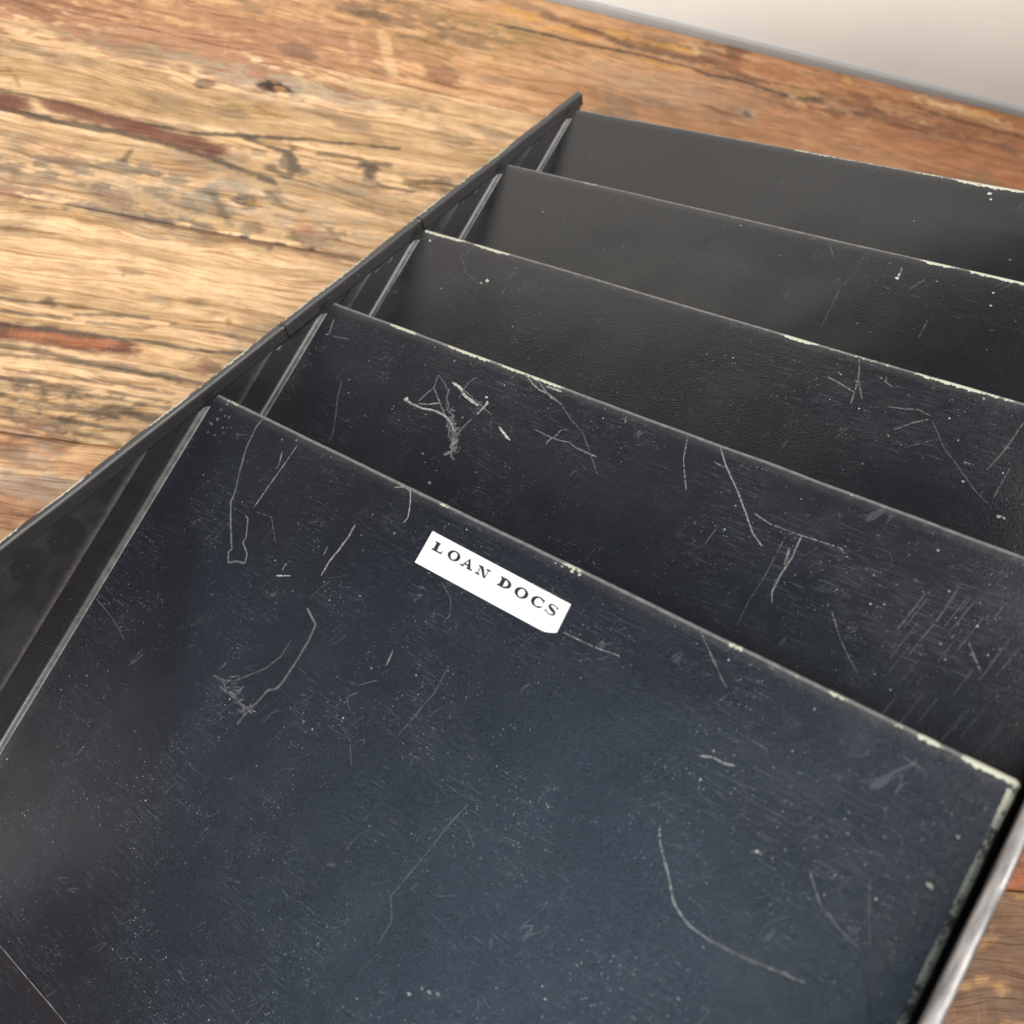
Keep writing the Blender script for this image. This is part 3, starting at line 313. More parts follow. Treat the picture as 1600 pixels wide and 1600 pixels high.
def board_colour(X, Y, bi):
    """X, Y in mm (room coordinates) -> rgb, height offset in mm"""
    N = Noise(100 + bi); N2 = Noise(31)
    warp = (N.fbm(X * .012, Y * .03, 3) - .5) * 16
    ys = Y + warp
    streak = N.fbm(X * .0045, ys * .16, 4)
    rings = N.fbm(X * .003 + 9, ys * .38, 3)
    blot = N.fbm(X * .03 + 50, Y * .07, 5)
    pale = np.array([.73, .50, .295]); olive = np.array([.44, .29, .135]); tan = np.array([.60, .35, .17])
    if bi in (1, 2):
        c = pale[None] * (1 - sstep(.42, .62, streak)[:, None] * .6) + (olive[None] * .9) * (sstep(.42, .62, streak)[:, None] * .6)
        g = sstep(.55, .68, rings)[:, None] * .5; c = c * (1 - g) + olive[None] * g
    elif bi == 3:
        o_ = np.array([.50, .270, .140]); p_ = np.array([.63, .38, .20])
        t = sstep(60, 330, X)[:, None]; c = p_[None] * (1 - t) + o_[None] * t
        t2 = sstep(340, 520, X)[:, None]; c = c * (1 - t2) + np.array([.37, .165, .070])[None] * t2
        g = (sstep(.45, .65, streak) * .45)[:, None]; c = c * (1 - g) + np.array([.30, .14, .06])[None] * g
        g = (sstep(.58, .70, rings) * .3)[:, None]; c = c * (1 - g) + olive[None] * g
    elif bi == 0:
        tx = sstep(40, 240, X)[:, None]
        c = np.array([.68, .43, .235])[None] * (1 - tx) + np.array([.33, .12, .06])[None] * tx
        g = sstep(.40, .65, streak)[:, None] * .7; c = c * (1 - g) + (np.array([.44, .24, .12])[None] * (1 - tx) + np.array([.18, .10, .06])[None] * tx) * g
    else:
        c = np.array([.20, .115, .070])[None] * np.ones((len(X), 1))
        g = sstep(.45, .7, blot)[:, None] * .6; c = c * (1 - g) + np.array([.13, .075, .05])[None] * g
        g = sstep(.60, .72, N.fbm(X * .05, Y * .12, 4))[:, None] * .7; c = c * (1 - g) + np.array([.50, .29, .12])[None] * g
    d = sstep(.56, .74, blot)[:, None] * (.5 if bi in (1, 2, 3) else .3); c = c * (1 - d) + np.array(COLS[0])[None] * 1.9 * d
    h = -sstep(.55, .68, rings) * .15
    ragn = N2.fbm(X * .16, Y * .42, 4) - .5
    ragn2 = N2.fbm(X * .05 + 40, Y * .20, 4) - .5
    for x, y, ru, rv, ci, s_, rag in SPOTS:
        sel = (np.abs(X - x) < ru * 2.2) & (np.abs(Y - y) < rv * 2.4)
        if not sel.any(): continue
        r = np.sqrt(((X[sel] - x) / ru) ** 2 + ((Y[sel] + warp[sel] * .15 - y) / rv) ** 2) + (ragn[sel] * 1.6 + ragn2[sel] * 1.2) * rag * 2.4
        big_ = ru * rv > 200
        w_ = sstep(1.15 if not big_ else 1.25, .55 if big_ else .75, r) * s_ if False else (1 - sstep(.60 if big_ else .78, 1.2, r)) * s_
        w_ = w_[:, None]; c[sel] = c[sel] * (1 - w_) + np.array(COLS[ci])[None] * w_
        if ci == 7: h[sel] -= w_[:, 0] * .9
    for pts, wd, ci, s_, rag in LINES:
        P = np.array(pts, float)
        sel = (X > P[:, 0].min() - 12) & (X < P[:, 0].max() + 12) & (Y > P[:, 1].min() - 12) & (Y < P[:, 1].max() + 12)
        if not sel.any(): continue
        x = X[sel]; y = Y[sel] + ragn2[sel] * 3.6 * rag; dm = np.full(len(x), 1e9)
        for a, b_ in zip(P[:-1], P[1:]):
            ab = b_ - a; L = max(1e-6, ab @ ab)
            t = np.clip(((x - a[0]) * ab[0] + (y - a[1]) * ab[1]) / L, 0, 1)
            dm = np.minimum(dm, np.hypot((x - a[0] - t * ab[0]) * .55, y - a[1] - t * ab[1]))
        w_ = (1 - sstep(wd * .45, wd * 1.05, dm + ragn[sel] * wd * 2.0 * rag)) * s_
        w_ = w_[:, None]; c[sel] = c[sel] * (1 - w_) + np.array(COLS[ci])[None] * w_
        if ci in (0, 7): h[sel] -= w_[:, 0] * .25
    mot = N2.fbm(X * .09 + 11, Y * .30, 5)
    c = c * (.74 + .52 * mot)[:, None]
    return c, h

top = empty("wooden_tabletop")
tag(top, "weathered wooden tabletop of wide reclaimed boards with knots and stains", "tabletop")
YB = [-.640, -.505, -.380, -.290, -.158, .012, .146, .280, .3845]
for i in range(len(YB) - 1):
    y0, y1 = YB[i] + .0004, YB[i + 1] - .0004
    bi = {7: 3, 6: 1, 5: 2, 4: 0, 3: 4}.get(i, 5)
    fine = i >= 3
    xs = np.concatenate([np.linspace(-1.1, -.215, 60), np.linspace(-.213, .575, 690 if i != 4 else 500), np.linspace(.58, 1.3, 50)])
    if i in (3, 4) : xs = np.concatenate([np.linspace(-1.1, -.215, 60), np.linspace(-.213, .575, 330), np.linspace(.58, 1.3, 50)])
    if not fine: xs = np.linspace(-1.1, 1.3, 240)
    ny = int((y1 - y0) / (.0011 if i >= 5 else .002 if fine else .005))
    ys_ = np.linspace(y0, y1, ny)
    prof = np.concatenate([[0, 0], ys_ * 0, [0, 0]])
    # edges roll down into the joint
    yy = np.concatenate([[y0, y0], ys_[1:-1], [y1, y1]])
    dz = np.zeros(len(yy)); dz[0] = -.022; dz[-1] = -.022; dz[1] = -.0006; dz[-2] = -.0006
    X, Y = np.meshgrid(xs, yy)
    Xf = X.ravel() * 1000; Yf = Y.ravel() * 1000
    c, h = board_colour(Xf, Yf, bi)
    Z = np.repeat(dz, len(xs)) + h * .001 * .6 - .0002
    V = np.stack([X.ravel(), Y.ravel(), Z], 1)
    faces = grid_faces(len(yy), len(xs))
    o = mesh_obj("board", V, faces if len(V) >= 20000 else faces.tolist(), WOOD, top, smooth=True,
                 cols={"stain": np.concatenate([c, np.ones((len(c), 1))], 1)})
v, f = box((-1.1, -.640, -.040), (1.3, .3845, -.0225))
mesh_obj("underlay", v, f, simple("dark_underlay", (.05, .03, .02, 1), .8), top)

# ------------------------------------------------------------------ white wall behind the table
def wall_material():
    k = NT("white_wall_paint"); b = k.b
    tc = k.new('ShaderNodeTexCoord').outputs['Object']
    n = k.noise(tc, 9, 5, .6)
    c = k.mix(k.ss(n, .35, .7), (.79, .765, .725, 1), (.75, .725, .685, 1))
    v = k.new('ShaderNodeTexVoronoi'); k.link(k.mapping(tc, (1, 1, 1.0), loc=(.3, 0, .2)), v.inputs['Vector']); v.inputs['Scale'].default_value = 26
    sep = k.new('ShaderNodeSeparateColor'); k.link(v.outputs['Color'], sep.inputs[0])
    sp = k.math('MULTIPLY', k.ss(k.math('ADD', v.outputs['Distance'], k.math('MULTIPLY', k.noise(tc, 260, 3, .6), .05)), .045, .085, 1, 0), k.math('GREATER_THAN', sep.outputs[0], .72))
    c = k.mix(k.math('MULTIPLY', sp, .38), c, (.38, .32, .27, 1))
    k.link(c, b.inputs['Base Color']); b.inputs['Roughness'].default_value = .55
    k.link(k.bump(k.noise(tc, 260, 3, .5), .12, .0006), b.inputs['Normal'])
    return k.m
v, f = box((-.45, .3885, -.60), (1.55, .42, .64))
wall = tag(mesh_obj("wall", v, f, wall_material()), kind="structure")
v, f = box((-.45, .3850, -.030), (1.55, .3884, .0042))
bevel(mesh_obj("grey_strip", v, f, simple("grey_strip_mat", (.36, .345, .34, 1), .6, var=.15), wall), .0008)  # thin grey strip along the foot of the wall
tag(wall.children[0], "soft grey strip between tabletop and wall")

# ------------------------------------------------------------------ the file organizer
W = .305; AL = math.radians(24.72); HS = .206; XW = .0045     # side wall inner faces sit 4.5 mm outside the dividers
YS = [0.0, .0662, .1265, .1876, .2452]
DN = np.array([0, -math.cos(AL), -math.sin(AL)]); FR = np.array([0, -math.sin(AL), math.cos(AL)])   # down the face, out of the face
BASE = np.array([-XW - .0012, 0.0, -.0945])
org = empty("file_organizer")
org.matrix_world = Matrix.Translation(ORG @ Vector(BASE) + OZ) @ ORG.to_4x4()
tag(org, "black enamelled steel desktop file organizer with five slanted dividers, scratched and chipped", "file organizer")

def L(v): return np.asarray(v, float) - BASE

paints = [paint_material("black_enamel", 1 + i, *a) for i, a in enumerate([(1.0, 1.0, 1.15, (0.0044, 0.0050, 0.0082, 1), .17, 1.0, 1.35), (.8, 1.1, 1.1), (.8, .55, .9, (0.0042, 0.0044, 0.0060, 1), .16, 1.0, 1.0), (.7, .25, .6, (0.0042, 0.0042, 0.0050, 1), .16, 1.0, .7), (.7, .15, .4, (0.0042, 0.0042, 0.0050, 1), .16, 1.0, .6)])]
side_paint = paint_material("black_enamel_side", 9, .5, .25, .25, (0.010, 0.0085, 0.0085, 1), .24, 1.0, .35)
wall_side_paint = paint_material("black_enamel_wall", 10, .6, .3, .3, (0.010, 0.0085, 0.0085, 1), .32, 1.0, .35, True)
rim_paint = paint_material("black_enamel_rim", 12, 1.0, .3, .8, (0.014, 0.0115, 0.012, 1), .34, 1.0, .6)
PRIMER = flake_material()
R0 = .0014; RB = .0019

def divider(k):
    r = R0
    # columns: flange, bend, face, bend, flange -> (x inset point, angle)
    cx = []
    cx.append((-.0004, 0, 0)); cx.append((.0004, 0, 0))
    for x in list(np.linspace(0, .983, 180)[1:]) + [.9865, .989, .9915, .9935, .9955, .998]: cx.append((r + x * (W - RB - r), 0, 0))
    for a in np.linspace(0, 90, 11): cx.append((W - RB, a, 0))
    for t in (.002, .006, .010): cx.append((W - RB, 90, t))
    rows = []
    for t in (.007, .003): rows.append((r, 180, t))
    for a in np.linspace(180, 0, 15): rows.append((r, a, 0))
    for s in np.concatenate([np.linspace(r + .0004, .006, 10), np.linspace(.0072, HS - .001, 130)]): rows.append((s, 0, 0))
    rows.append((HS, 0, 0))
    N = Noise(40 + k)
    V = []; UV = []; wear = []; rub_glint = []
    ed = WEAR[k]
    for s, bang, bt in rows:
        b_ = math.radians(bang)
        for x, aang, at in cx:
            a = math.radians(aang)
            # rolled hem: radius r round an axis r behind the face
            rr = RB if aang > 0 else r
            up = math.sin(b_); cb = math.cos(b_)
            back = at if bang <= 90 else 0
            X_ = x + (math.sin(a) * cb * rr if bang <= 90 else 0)
            S_ = s - up * r + (bt if bang == 180 else 0)
            O_ = (cb - 1) * r + (cb * (math.cos(a) - 1) * rr if bang <= 90 else 0) - back
            if bang > 90: X_ = min(x, W - r)
            # gentle dents of pressed sheet
            V.append((X_, S_, O_))
            uvx = X_ + (-at - r * abs(a) if aang < 0 else at + r * abs(a) if aang > 0 else 0)
            uvy = s - r * b_
            UV.append((uvx, uvy))
            w_ = 0.0
            xm = X_ * 1000
            if bang > 0 or s < .007:
                base_ = .12 if bang > 0 else 0
                for xc, hw, am in ed:
                    q = abs(xm - xc) / (hw + .6)
                    if q < 1.6:
                        w_ = max(w_, am * .46 * (1 - max(0, q - .75) / .85))
                if bang == 0: w_ *= max(0, 1 - (s - r) / (.0016 if k else .0012))
                elif bang > 60: w_ *= max(0, 1 - (bang - 60) / 60)
                w_ += base_ if bang < 90 else 0
            if k == 0 and aang > 0 and at == 0:
                w_ = max(w_, (.56 + .10 * math.sin(s * 300) + .08 * math.sin(s * 1130 + 1)) * (1 if aang < 60 else .6) * (1 if s > .003 else .8))
            if k == 0 and aang == 0 and x > W - RB - .0008:
                w_ = max(w_, (.62 + .16 * math.sin(s * 300)) * (1 - (W - RB - x) / .0008) * (1 if s > .003 else .5))
            if k != 0 and aang > 0 and at == 0: w_ = max(w_, .42 * min(1, aang / 30))
            wear.append(w_)
            rb = 0.0
            if 0 < bang <= 140: rb = min(1, bang / 25) * .85  # rolled hem paled: slight wear plus its highlight painted in
            elif bang == 0 and s < .0045: rb = .12 * (1 - (s - r) / .0028) if s - r < .0028 else 0
            if abs(aang) > 0 and at == 0 and bang == 0: rb = max(rb, (1.0 if aang < 0 else .5) * min(1, max(0, (abs(aang) - 8) / 22)))
            rub_glint.append(max(0, rb))
    V = np.array(V); nr, nc = len(rows), len(cx)
    dent = (N.fbm(V[:, 0] * 14 + 3, V[:, 1] * 14, 3) - .5) * .0022 + (N.fbm(V[:, 0] * 50, V[:, 1] * 50, 2) - .5) * .00016
    fade = np.clip(np.minimum(V[:, 0], W - V[:, 0]) / .03, 0, 1) * np.clip((V[:, 1]) / .02, 0.15, 1)
    DENT[k] = (N, )
    O = V[:, 2] + dent * fade
    lip = (N.fbm(V[:, 0] * 30 + 8, V[:, 0] * 0 + 2.5, 3) - .5) * .0006
    S = V[:, 1] + lip * (V[:, 1] < .02)
    P = np.zeros_like(V)
    P[:, 0] = V[:, 0]
    P += np.array([0, YS[k], 0]) + S[:, None] * DN + O[:, None] * FR
    P -= BASE
    o = mesh_obj("divider", P, grid_faces(nr, nc, flip=True), paints[k], org, uv=UV, smooth=True, attrs={"wear": wear, "rub_glint": rub_glint})
    return o

DENT = {}
def surf(k, x, s, lift):
    """point on the face of divider k, x and s in mm"""
    N = DENT[k][0]
    X = np.array([x / 1000]); S = np.array([s / 1000])
    d = (N.fbm(X * 14 + 3, S * 14, 3) - .5) * .0022 + (N.fbm(X * 50, S * 50, 2) - .5) * .00016
    fade = np.clip(np.minimum(X, W - X) / .03, 0, 1) * np.clip(S / .02, 0.15, 1)
    p = np.array([X[0], YS[k], 0]) + S[0] * DN + (d * fade)[0] * FR + lift * FR
    return p - BASE

divs = [divider(k) for k in range(5)]
labels = ["front divider of black enamel with long scratches and chipped cream edges", "second divider with branching scratch marks in the enamel",
          None, None, "rear divider, plain black with a chipped top edge"]
for d_, l_ in zip(divs, labels):
    if l_: d_['label'] = l_

def side_flange(k, sgn=-1):
    prof = [(-4.45, 17.0, 0.0), (-4.38, 15.0, .05), (-4.25, 13.6, .14), (-3.95, 12.6, .24), (-3.72, 12.2, .26), (-3.70, 12.05, 0.0), (-3.66, 11.6, 0), (-3.5, 8.0, 0), (-3.42, 3.6, 0), (-3.38, 2.4, .04)]  # third value paints the flange's light lines into the colour
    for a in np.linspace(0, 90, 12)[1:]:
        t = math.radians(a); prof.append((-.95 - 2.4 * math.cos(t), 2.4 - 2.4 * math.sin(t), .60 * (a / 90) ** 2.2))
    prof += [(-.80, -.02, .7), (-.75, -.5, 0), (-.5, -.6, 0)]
    V = []; UV = []; rub_glint = []
    n = 90; N = Noise(60 + k)
    for i in range(n):
        s = .0055 + (HS - .0055) * i / (n - 1)
        wob = (N.fbm(np.array([s * 40]), np.array([1.5]), 2)[0] - .5) * .0006
        for x, o_, rb in prof:
            s_ = max(s, (o_ / 1000 * math.cos(AL) + .0026) / math.sin(AL))
            fx = wob * (1 if -4 < x < -.8 else 0)
            V.append(np.array([x / 1000 + fx, YS[k], 0]) + s_ * DN + (o_ / 1000 + (0 if o_ < 5 else wob)) * FR - BASE)
            UV.append((o_ / 1000, s_)); rub_glint.append(rb)
    o = mesh_obj("side_flange", V, grid_faces(n, len(prof), flip=True).tolist(), side_paint, divs[k], uv=UV, smooth=True, attrs={"wear": [0.0] * len(V), "rub_glint": rub_glint})
    return o

def scratch_mesh(k, items, blobs):
    rnd = random.Random(70 + k); V = []; F = []; T = []
    more = []
    for w, b_, pts in items:          # wide scores are several ragged strands side by side
        more.append((w * (.62 if w > .45 else 1), b_, pts))
        if w > .45:
            for q in range(2):
                dx, dy = rnd.uniform(-.28, .28) * w, rnd.uniform(-.28, .28) * w
                more.append((w * .38, b_ * .8, [(a + dx, c + dy) for a, c in pts]))
    for w, b_, pts in more:
        if b_ <= 0: continue
        P = np.array(pts, float); seg = np.hypot(*(P[1:] - P[:-1]).T); cum = np.concatenate([[0], np.cumsum(seg)])
        if cum[-1] < .3: continue
        n = max(4, int(cum[-1] / .35)); tt = np.linspace(0, cum[-1], n)
        xs = np.interp(tt, cum, P[:, 0]); ss_ = np.interp(tt, cum, P[:, 1])
        if len(P) > 2 and cum[-1] > 6:
            ker = np.array([1, 2, 3, 2, 1.]); ker /= ker.sum()
            xs[2:-2] = np.convolve(xs, ker, 'valid'); ss_[2:-2] = np.convolve(ss_, ker, 'valid')
        prev = None; jit = 0; ww = 1
        for i in range(n):
            j = min(i + 1, n - 1); j0 = max(i - 1, 0)
            tx, ty = xs[j] - xs[j0], ss_[j] - ss_[j0]; ln = math.hypot(tx, ty) or 1; tx /= ln; ty /= ln
            jit = jit * .6 + rnd.uniform(-.1, .1) * (w if w > .35 else .3); ww = ww * .5 + rnd.uniform(.25, .85)
            taper = min(1, (i + .6) / 3, (n - i - .4) / 3)
            hw = w * .60 * ww * taper
            cx, cs = xs[i] - ty * jit, ss_[i] + tx * jit
            gap = rnd.random() < (.10 if w > .35 else .16)
            if cs < .6: prev = None; continue
            a = surf(k, cx - ty * hw, cs + tx * hw, .00004); c = surf(k, cx + ty * hw, cs - tx * hw, .00004)
            V += [a, c]; tn = b_ * rnd.uniform(.75, 1.1); T += [tn, tn]
            m = len(V)
            if prev and not gap: F.append((prev - 2, prev - 1, m - 1, m - 2))
            prev = m
    for x, s, r, b_ in blobs:
        if b_ <= 0: continue
        n = 11; c0 = len(V); V.append(surf(k, x, s, .00006)); T.append(b_)
        for i in range(n):
            a = 2 * math.pi * i / n; q = r * rnd.uniform(.55, 1.1)
            V.append(surf(k, x + q * math.cos(a), max(.5, s + q * .7 * math.sin(a)), .00004)); T.append(b_)
        for i in range(n): F.append((c0, c0 + 1 + i, c0 + 1 + (i + 1) % n))
    if V:
        o = mesh_obj("scratches", V, F, PRIMER, divs[k], attrs={"tone": T})
        o['label'] = "pale scratches and paint chips in the black enamel"
        o['kind'] = "stuff"
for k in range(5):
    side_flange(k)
    scratch_mesh(k, SCRATCH[k], [b[1:] for b in BLOBS if b[0] == k])

# side walls, with a folded rim along the top
YF, YR = -.232, .2545
def side_wall(sgn):
    xi = -XW if sgn < 0 else W + XW
    xo = xi + sgn * .0012
    x0, x1 = min(xi, xo), max(xi, xo)
    # outline in (y, n): rear and front ends slanted like the dividers
    n0, n1 = -.0945, .0022
    ny, nz = 140, 30
    N = Noise(77)
    V = []; UV = []; 
    for side, xx in ((0, xi), (1, xo)):
        for j in range(nz):
            zz = n0 + (n1 - n0) * j / (nz - 1)
            for i in range(ny):
                sh = (zz) * math.cos(AL) / math.sin(AL) * .25
                yy = YF + (YR + sh - YF) * i / (ny - 1)
                wob = 0.0
                V.append((xx, yy, zz)); UV.append((yy, zz + side * .2))
    V = np.array(V)
    wob = (N.fbm(V[:, 1] * 12, V[:, 2] * 12, 3) - .5) * .0008
    V[:, 0] += wob
    F = []
    a = grid_faces(nz, ny, 0, flip=sgn < 0); b = grid_faces(nz, ny, ny * nz, flip=sgn > 0)
    F = np.concatenate([a, b]).tolist(); o2 = ny * nz
    for i in range(ny - 1):
        F.append((i, i + 1, o2 + i + 1, o2 + i)); t = (nz - 1) * ny; F.append((t + i, t + i + 1, o2 + t + i + 1, o2 + t + i))
    for j in range(nz - 1):
        F.append((j * ny, (j + 1) * ny, o2 + (j + 1) * ny, o2 + j * ny)); e_ = ny - 1
        F.append((j * ny + e_, (j + 1) * ny + e_, o2 + (j + 1) * ny + e_, o2 + j * ny + e_))
    o = mesh_obj("side_wall", V - BASE, F, wall_side_paint if sgn < 0 else side_paint, org, uv=UV, smooth=False)
    m = o.data; m.polygons.foreach_set("use_smooth", np.array([i < 2 * (ny - 1) * (nz - 1) for i in range(len(m.polygons))]))
    return o
walls = [side_wall(-1), side_wall(1)]
walls[0]['label'] = "left side wall, smudged and glossy inside"; walls[1]['label'] = "right side wall seen edge-on"

def rim(sgn, ya, yb, parent):
    """folded hem: section swept along y; outer edge, flat top, rolled inner face"""
    xo = -.0068 if sgn < 0 else W + .0057
    w = .0036 if sgn < 0 else .0036
    sec = []   # (dx from outer towards inside, n)
    sec += [(0, -.0030), (0, .0030)]
    for a in np.linspace(180, 90, 5): sec.append((.0008 + .0008 * math.cos(math.radians(a)), .0032 + .0008 * math.sin(math.radians(a))))
    for a in np.linspace(90, 0, 6): sec.append((w - .0016 + .0016 * math.cos(math.radians(a)), .0024 + .0016 * math.sin(math.radians(a))))
    sec += [(w, .0012), (w, -.0004), (w, -.0014)]
    for a in np.linspace(0, -90, 4): sec.append((w - .0008 + .0008 * math.cos(math.radians(a)), -.0018 + .0008 * math.sin(math.radians(a))))
    sec += [(w - .0018, -.0026)]
    n = int((yb - ya) / .0015) + 2
    N = Noise(5 if sgn < 0 else 6)
    V = []; UV = []; wear = []; rub_glint = []
    for i in range(n):
        y = ya + (yb - ya) * i / (n - 1)
        dx = (N.fbm(np.array([y * 22]), np.array([.5]), 3)[0] - .5) * .0009
        dn_ = (N.fbm(np.array([y * 18]), np.array([7.5]), 3)[0] - .5) * .0010
        loc = N.fbm(np.array([y * 60]), np.array([3.5]), 4)[0]
        for j, (d, nn) in enumerate(sec):
            V.append((xo - sgn * d + dx, y, nn + dn_))
            UV.append((y, j * .0009))
            top_ = 2 <= j <= 6
            wear.append(max(0, (loc * 1.35 - .15) if top_ else (.12 + loc * .35 if 6 < j < 10 else 0)) + (.25 if (top_ and (abs(y + .02) < .01 or y < -.06)) else 0))
            rub_glint.append((.30 if j in (2, 3, 4, 5) else .10 if j < 12 else .0) if sgn < 0 else .6)
    ns = len(sec); F = grid_faces(n, ns).tolist()
    F.append(tuple(range(ns))); F.append(tuple((n - 1) * ns + q for q in range(ns))[::-1])
    o = mesh_obj("rim", np.array(V) - BASE, F, rim_paint if sgn < 0 else glint_rim, parent, uv=UV, smooth=True, attrs={"wear": wear, "rub_glint": rub_glint})
    return o

def glint_metal():  # pale metal colour stands in for the overhead reflection on the right rim
    k = NT("glint_steel_edge"); b = k.b
    tc = k.new('ShaderNodeTexCoord').outputs['Object']; mm = k.mapping(tc, (1000, 1000, 1000))
    n = k.noise(k.mapping(mm, (1, .12, 1)), .8, 4, .6)
    c = k.mix(k.ss(n, .35, .7), (.44, .42, .41, 1), (.17, .16, .16, 1))
    k.link(c, b.inputs['Base Color']); b.inputs['Metallic'].default_value = .55
    k.link(k.ss(n, .3, .7, .28, .5), b.inputs['Roughness'])
    k.link(k.bump(k.noise(mm, 1.4, 3, .6), .25, .0003), b.inputs['Normal'])
    return k.m
glint_rim = glint_metal()
cuts = [YF, .0405, .1272, YR - .001]
for a_, b_ in zip(cuts[:-1], cuts[1:]): rim(-1, a_ + .00014, b_ - .00014, walls[0])
rim(1, YF, YR - .001, walls[1])

# base plate under the dividers, with a turned-up front
NB = -HS * math.sin(AL) - .0008
nx_, ny_ = 60, 120
xs = np.linspace(-XW + .0002, W + XW - .0002, nx_); ys_ = np.linspace(-.1866, YR - .02, ny_)
X, Y = np.meshgrid(xs, ys_); Nn = Noise(88)
Z = NB + (Nn.fbm(X * 10, Y * 10, 2) - .5) * .0008
V = np.stack([X.ravel(), Y.ravel(), Z.ravel()], 1) - BASE
mesh_obj("base_plate", V, grid_faces(ny_, nx_).tolist(), side_paint, org, uv=np.stack([X.ravel(), Y.ravel()], 1), smooth=True)
# skirt of the front divider: carries on below a crease with its highlight painted pale, down to the base
V = []; UV = []; Nn = Noise(40)
for s in np.linspace(HS + .0003, .2262, 8):
    for x in np.linspace(-XW + .0002, W + XW - .0002, 80):
        V.append(np.array([x, 0, 0]) + s * DN - (.0004 if s < HS + .001 else .0009) * FR - BASE); UV.append((x, s))
mesh_obj("skirt", V, grid_faces(8, 80, flip=True).tolist(), paints[0], org, uv=UV, smooth=True, attrs={"wear": [0.0] * len(V), "rub_glint": [0.0] * len(V)})
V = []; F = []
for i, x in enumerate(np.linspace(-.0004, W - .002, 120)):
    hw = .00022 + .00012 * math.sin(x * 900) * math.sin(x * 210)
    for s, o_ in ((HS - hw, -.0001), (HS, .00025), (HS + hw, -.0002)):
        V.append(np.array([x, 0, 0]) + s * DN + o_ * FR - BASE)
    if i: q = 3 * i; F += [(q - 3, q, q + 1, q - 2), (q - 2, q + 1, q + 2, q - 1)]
mesh_obj("crease", V, F, simple('crease_glint', (.20, .19, .20, 1), .5, var=.7), org, smooth=True)  # pale colour stands in for light caught along the bend

# two legs under the raised right side carry the tilt
for yy in (-.19, .20):
    p = ORG @ Vector((W - .004, yy, -.0945)) + OZ
    Lh = p.z
    v, f = box((p.x - .006, p.y - .006, 0), (p.x + .006, p.y + .006, Lh + .004))
    inv = org.matrix_world.inverted()
    o = bevel(mesh_obj("support_leg", [tuple(inv @ Vector(q)) for q in v], f, simple("black_leg", (.02, .02, .022, 1), .4), org), .001)

# ------------------------------------------------------------------ paper label with serif lettering
paper = NT("label_paper"); paper.b.inputs['Base Color'].default_value = (.88, .88, .86, 1); paper.b.inputs['Roughness'].default_value = .5
_tc = paper.new('ShaderNodeTexCoord').outputs['Object']; _mm = paper.mapping(_tc, (1000, 1000, 1000))
paper.link(paper.mix(paper.ss(paper.noise(_mm, .12, 3, .5), .45, .75, 0, .12), (.70, .70, .69, 1), (.58, .56, .52, 1)), paper.b.inputs['Base Color'])
C4 = np.array([(122.6, 10.2), (179.9, 11.05), (180.3, 22.1), (122.5, 22.0)])
def lab(u, v_, lift):
    a = C4[0] * (1 - u) + C4[1] * u; b = C4[3] * (1 - u) + C4[2] * u; q = a * (1 - v_) + b * v_
    return surf(0, q[0], q[1], lift)
nu, nv = 48, 12; V = []; F = []; rl = random.Random(4)
keep = {}
for lay, lift in ((0, .00022), (1, .00005)):
    for j in range(nv + 1):
        for i in range(nu + 1):
            u, w_ = i / nu, j / nv
            # torn lower right corner
            lim = 1.0
            if u > .91: lim = 1 - ((u - .91) / .09) ** 1.8 * .15 - (rl.uniform(0, .03) if lay == 0 else 0)
            ww_ = min(w_, lim if w_ > .5 else 1)
            V.append(lab(u, ww_, lift))
            keep[(lay, j, i)] = len(V) - 1
for j in range(nv):
    for i in range(nu):
        F.append((keep[0, j, i], keep[0, j + 1, i], keep[0, j + 1, i + 1], keep[0, j, i + 1]))
for i in range(nu):
    F.append((keep[0, 0, i], keep[0, 0, i + 1], keep[1, 0, i + 1], keep[1, 0, i])); F.append((keep[0, nv, i], keep[1, nv, i], keep[1, nv, i + 1], keep[0, nv, i + 1]))
for j in range(nv):
    F.append((keep[0, j, 0], keep[1, j, 0], keep[1, j + 1, 0], keep[0, j + 1, 0])); F.append((keep[0, j, nu], keep[0, j + 1, nu], keep[1, j + 1, nu], keep[1, j, nu]))
paper_label = mesh_obj("paper_label", V, F, paper.m, org)
paper_label['label'] = "white paper label reading LOAN DOCS with a torn corner"
ink = simple("black_ink", (.012, .012, .014, 1), .6)

def ring(cx, cy, ro, ri, a0=0, a1=360, n=40):
    """bold oval: ro, ri = (rx, ry) outer and inner"""
    P = []
    for i in range(n + 1):
        a = math.radians(a0 + (a1 - a0) * i / n)
        P.append(((cx + ro[0] * math.cos(a), cy + ro[1] * math.sin(a)), (cx + ri[0] * math.cos(a), cy + ri[1] * math.sin(a))))
    return [[P[i][0], P[i + 1][0], P[i + 1][1], P[i][1]] for i in range(n)]
def rect(x0, y0, x1, y1): return [[(x0, y0), (x1, y0), (x1, y1), (x0, y1)]]
def stroke(pts, ws):
    out = []; P = np.array(pts, float)
    T = np.gradient(P, axis=0); T /= np.maximum(1e-9, np.hypot(T[:, 0], T[:, 1]))[:, None]
    A = [(P[i][0] - T[i][1] * ws[i] / 2, P[i][1] + T[i][0] * ws[i] / 2) for i in range(len(P))]; B = [(P[i][0] + T[i][1] * ws[i] / 2, P[i][1] - T[i][0] * ws[i] / 2) for i in range(len(P))]
    return [[A[i], A[i + 1], B[i + 1], B[i]] for i in range(len(P) - 1)]
T_ = .15; BW = .42    # thin, bold (in cap heights)
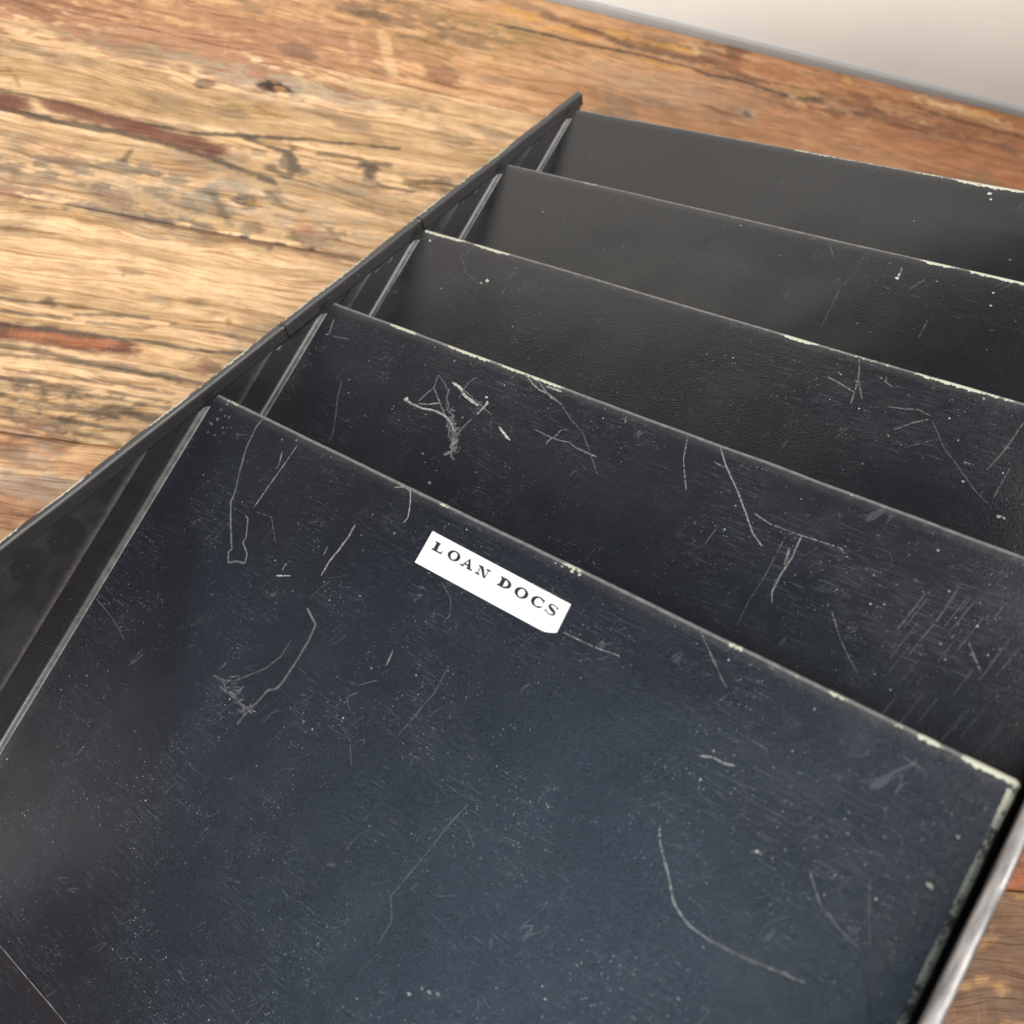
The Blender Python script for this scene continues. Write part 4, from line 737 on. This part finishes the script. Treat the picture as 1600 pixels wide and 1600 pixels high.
def glyph(ch):
    if ch == 'L': return rect(0, 0, .62, T_) + rect(0, 1 - T_, .62, 1) + rect(.17, 0, .17 + BW, 1) + rect(.17, 0, 1.18, T_) + [[(1.02, .0), (1.18, 0), (1.22, .42), (1.15, .42)]]
    if ch == 'O': return ring(.68, .5, (.70, .54), (.34, .42))
    if ch == 'A': return [[(.63, 1), (.75, 1), (.26, 0), (.17, 0)], [(.60, 1.02), (.78, 1.02), (1.28, 0), (.93, 0)]] + rect(.33, .28, .98, .28 + T_) + rect(0, 0, .46, T_) + rect(.80, 0, 1.44, T_)
    if ch == 'N': return rect(.20, 0, .30, 1) + rect(1.08, 0, 1.18, 1) + [[(.14, 1), (.52, 1), (1.18, 0), (.98, 0)]] + [[(.14, 1), (.30, 1), (1.08, 0.0), (.92, .0)]] + rect(0, 0, .50, T_) + rect(0, 1 - T_, .40, 1) + rect(.88, 1 - T_, 1.38, 1)
    if ch == 'D': return rect(0, 0, .60, T_) + rect(0, 1 - T_, .60, 1) + rect(.17, 0, .17 + BW, 1) + ring(.55, .5, (.80, .5), (.44, .5 - T_), -90, 90, 26)
    if ch == 'C': return ring(.68, .5, (.70, .54), (.34, .42), 42, 318, 34) + [[(1.10, .62), (1.20, .62), (1.22, 1.0), (1.14, 1.0)]] + [[(1.08, .18), (1.16, .10), (1.26, .32), (1.20, .34)]]
    if ch == 'S':
        pts = [(1.0, .72), (.92, .88), (.72, .98), (.52, 1.0), (.32, .95), (.2, .82), (.24, .68), (.42, .58), (.62, .5), (.84, .40), (.98, .27), (.92, .12), (.72, .02), (.5, .0), (.3, .04), (.16, .14), (.08, .28)]
        ws = [.07, .07, .08, .09, .13, .19, .24, .28, .30, .27, .22, .15, .10, .08, .07, .07, .07]
        return stroke(pts, ws) + [[(.97, .66), (1.04, .66), (1.06, 1.02), (.99, 1.02)]] + [[(.03, -.02), (.10, -.02), (.13, .34), (.06, .34)]]
    return []
CAP = 3.05
for ch, x0, by in [('L', 125.8, 15.72), ('O', 132.35, 15.74), ('A', 138.3, 15.96), ('N', 144.85, 16.06), ('D', 154.0, 16.10), ('O', 160.75, 16.36), ('C', 167.35, 16.50), ('S', 173.15, 16.64)]:
    V = []; F = []; tl = .016; kz = 0
    for poly in glyph(ch):
        n0 = len(V); kz += 1
        for gx, gy in poly:
            x = x0 + gx * CAP * 1.20 ; s = by - gy * CAP + (gx * CAP) * tl
            V.append(surf(0, x, s, .00042 + .0000004 * kz))
        F.append(tuple(range(n0, n0 + len(poly))))
    mesh_obj("letter", V, F, ink, paper_label)
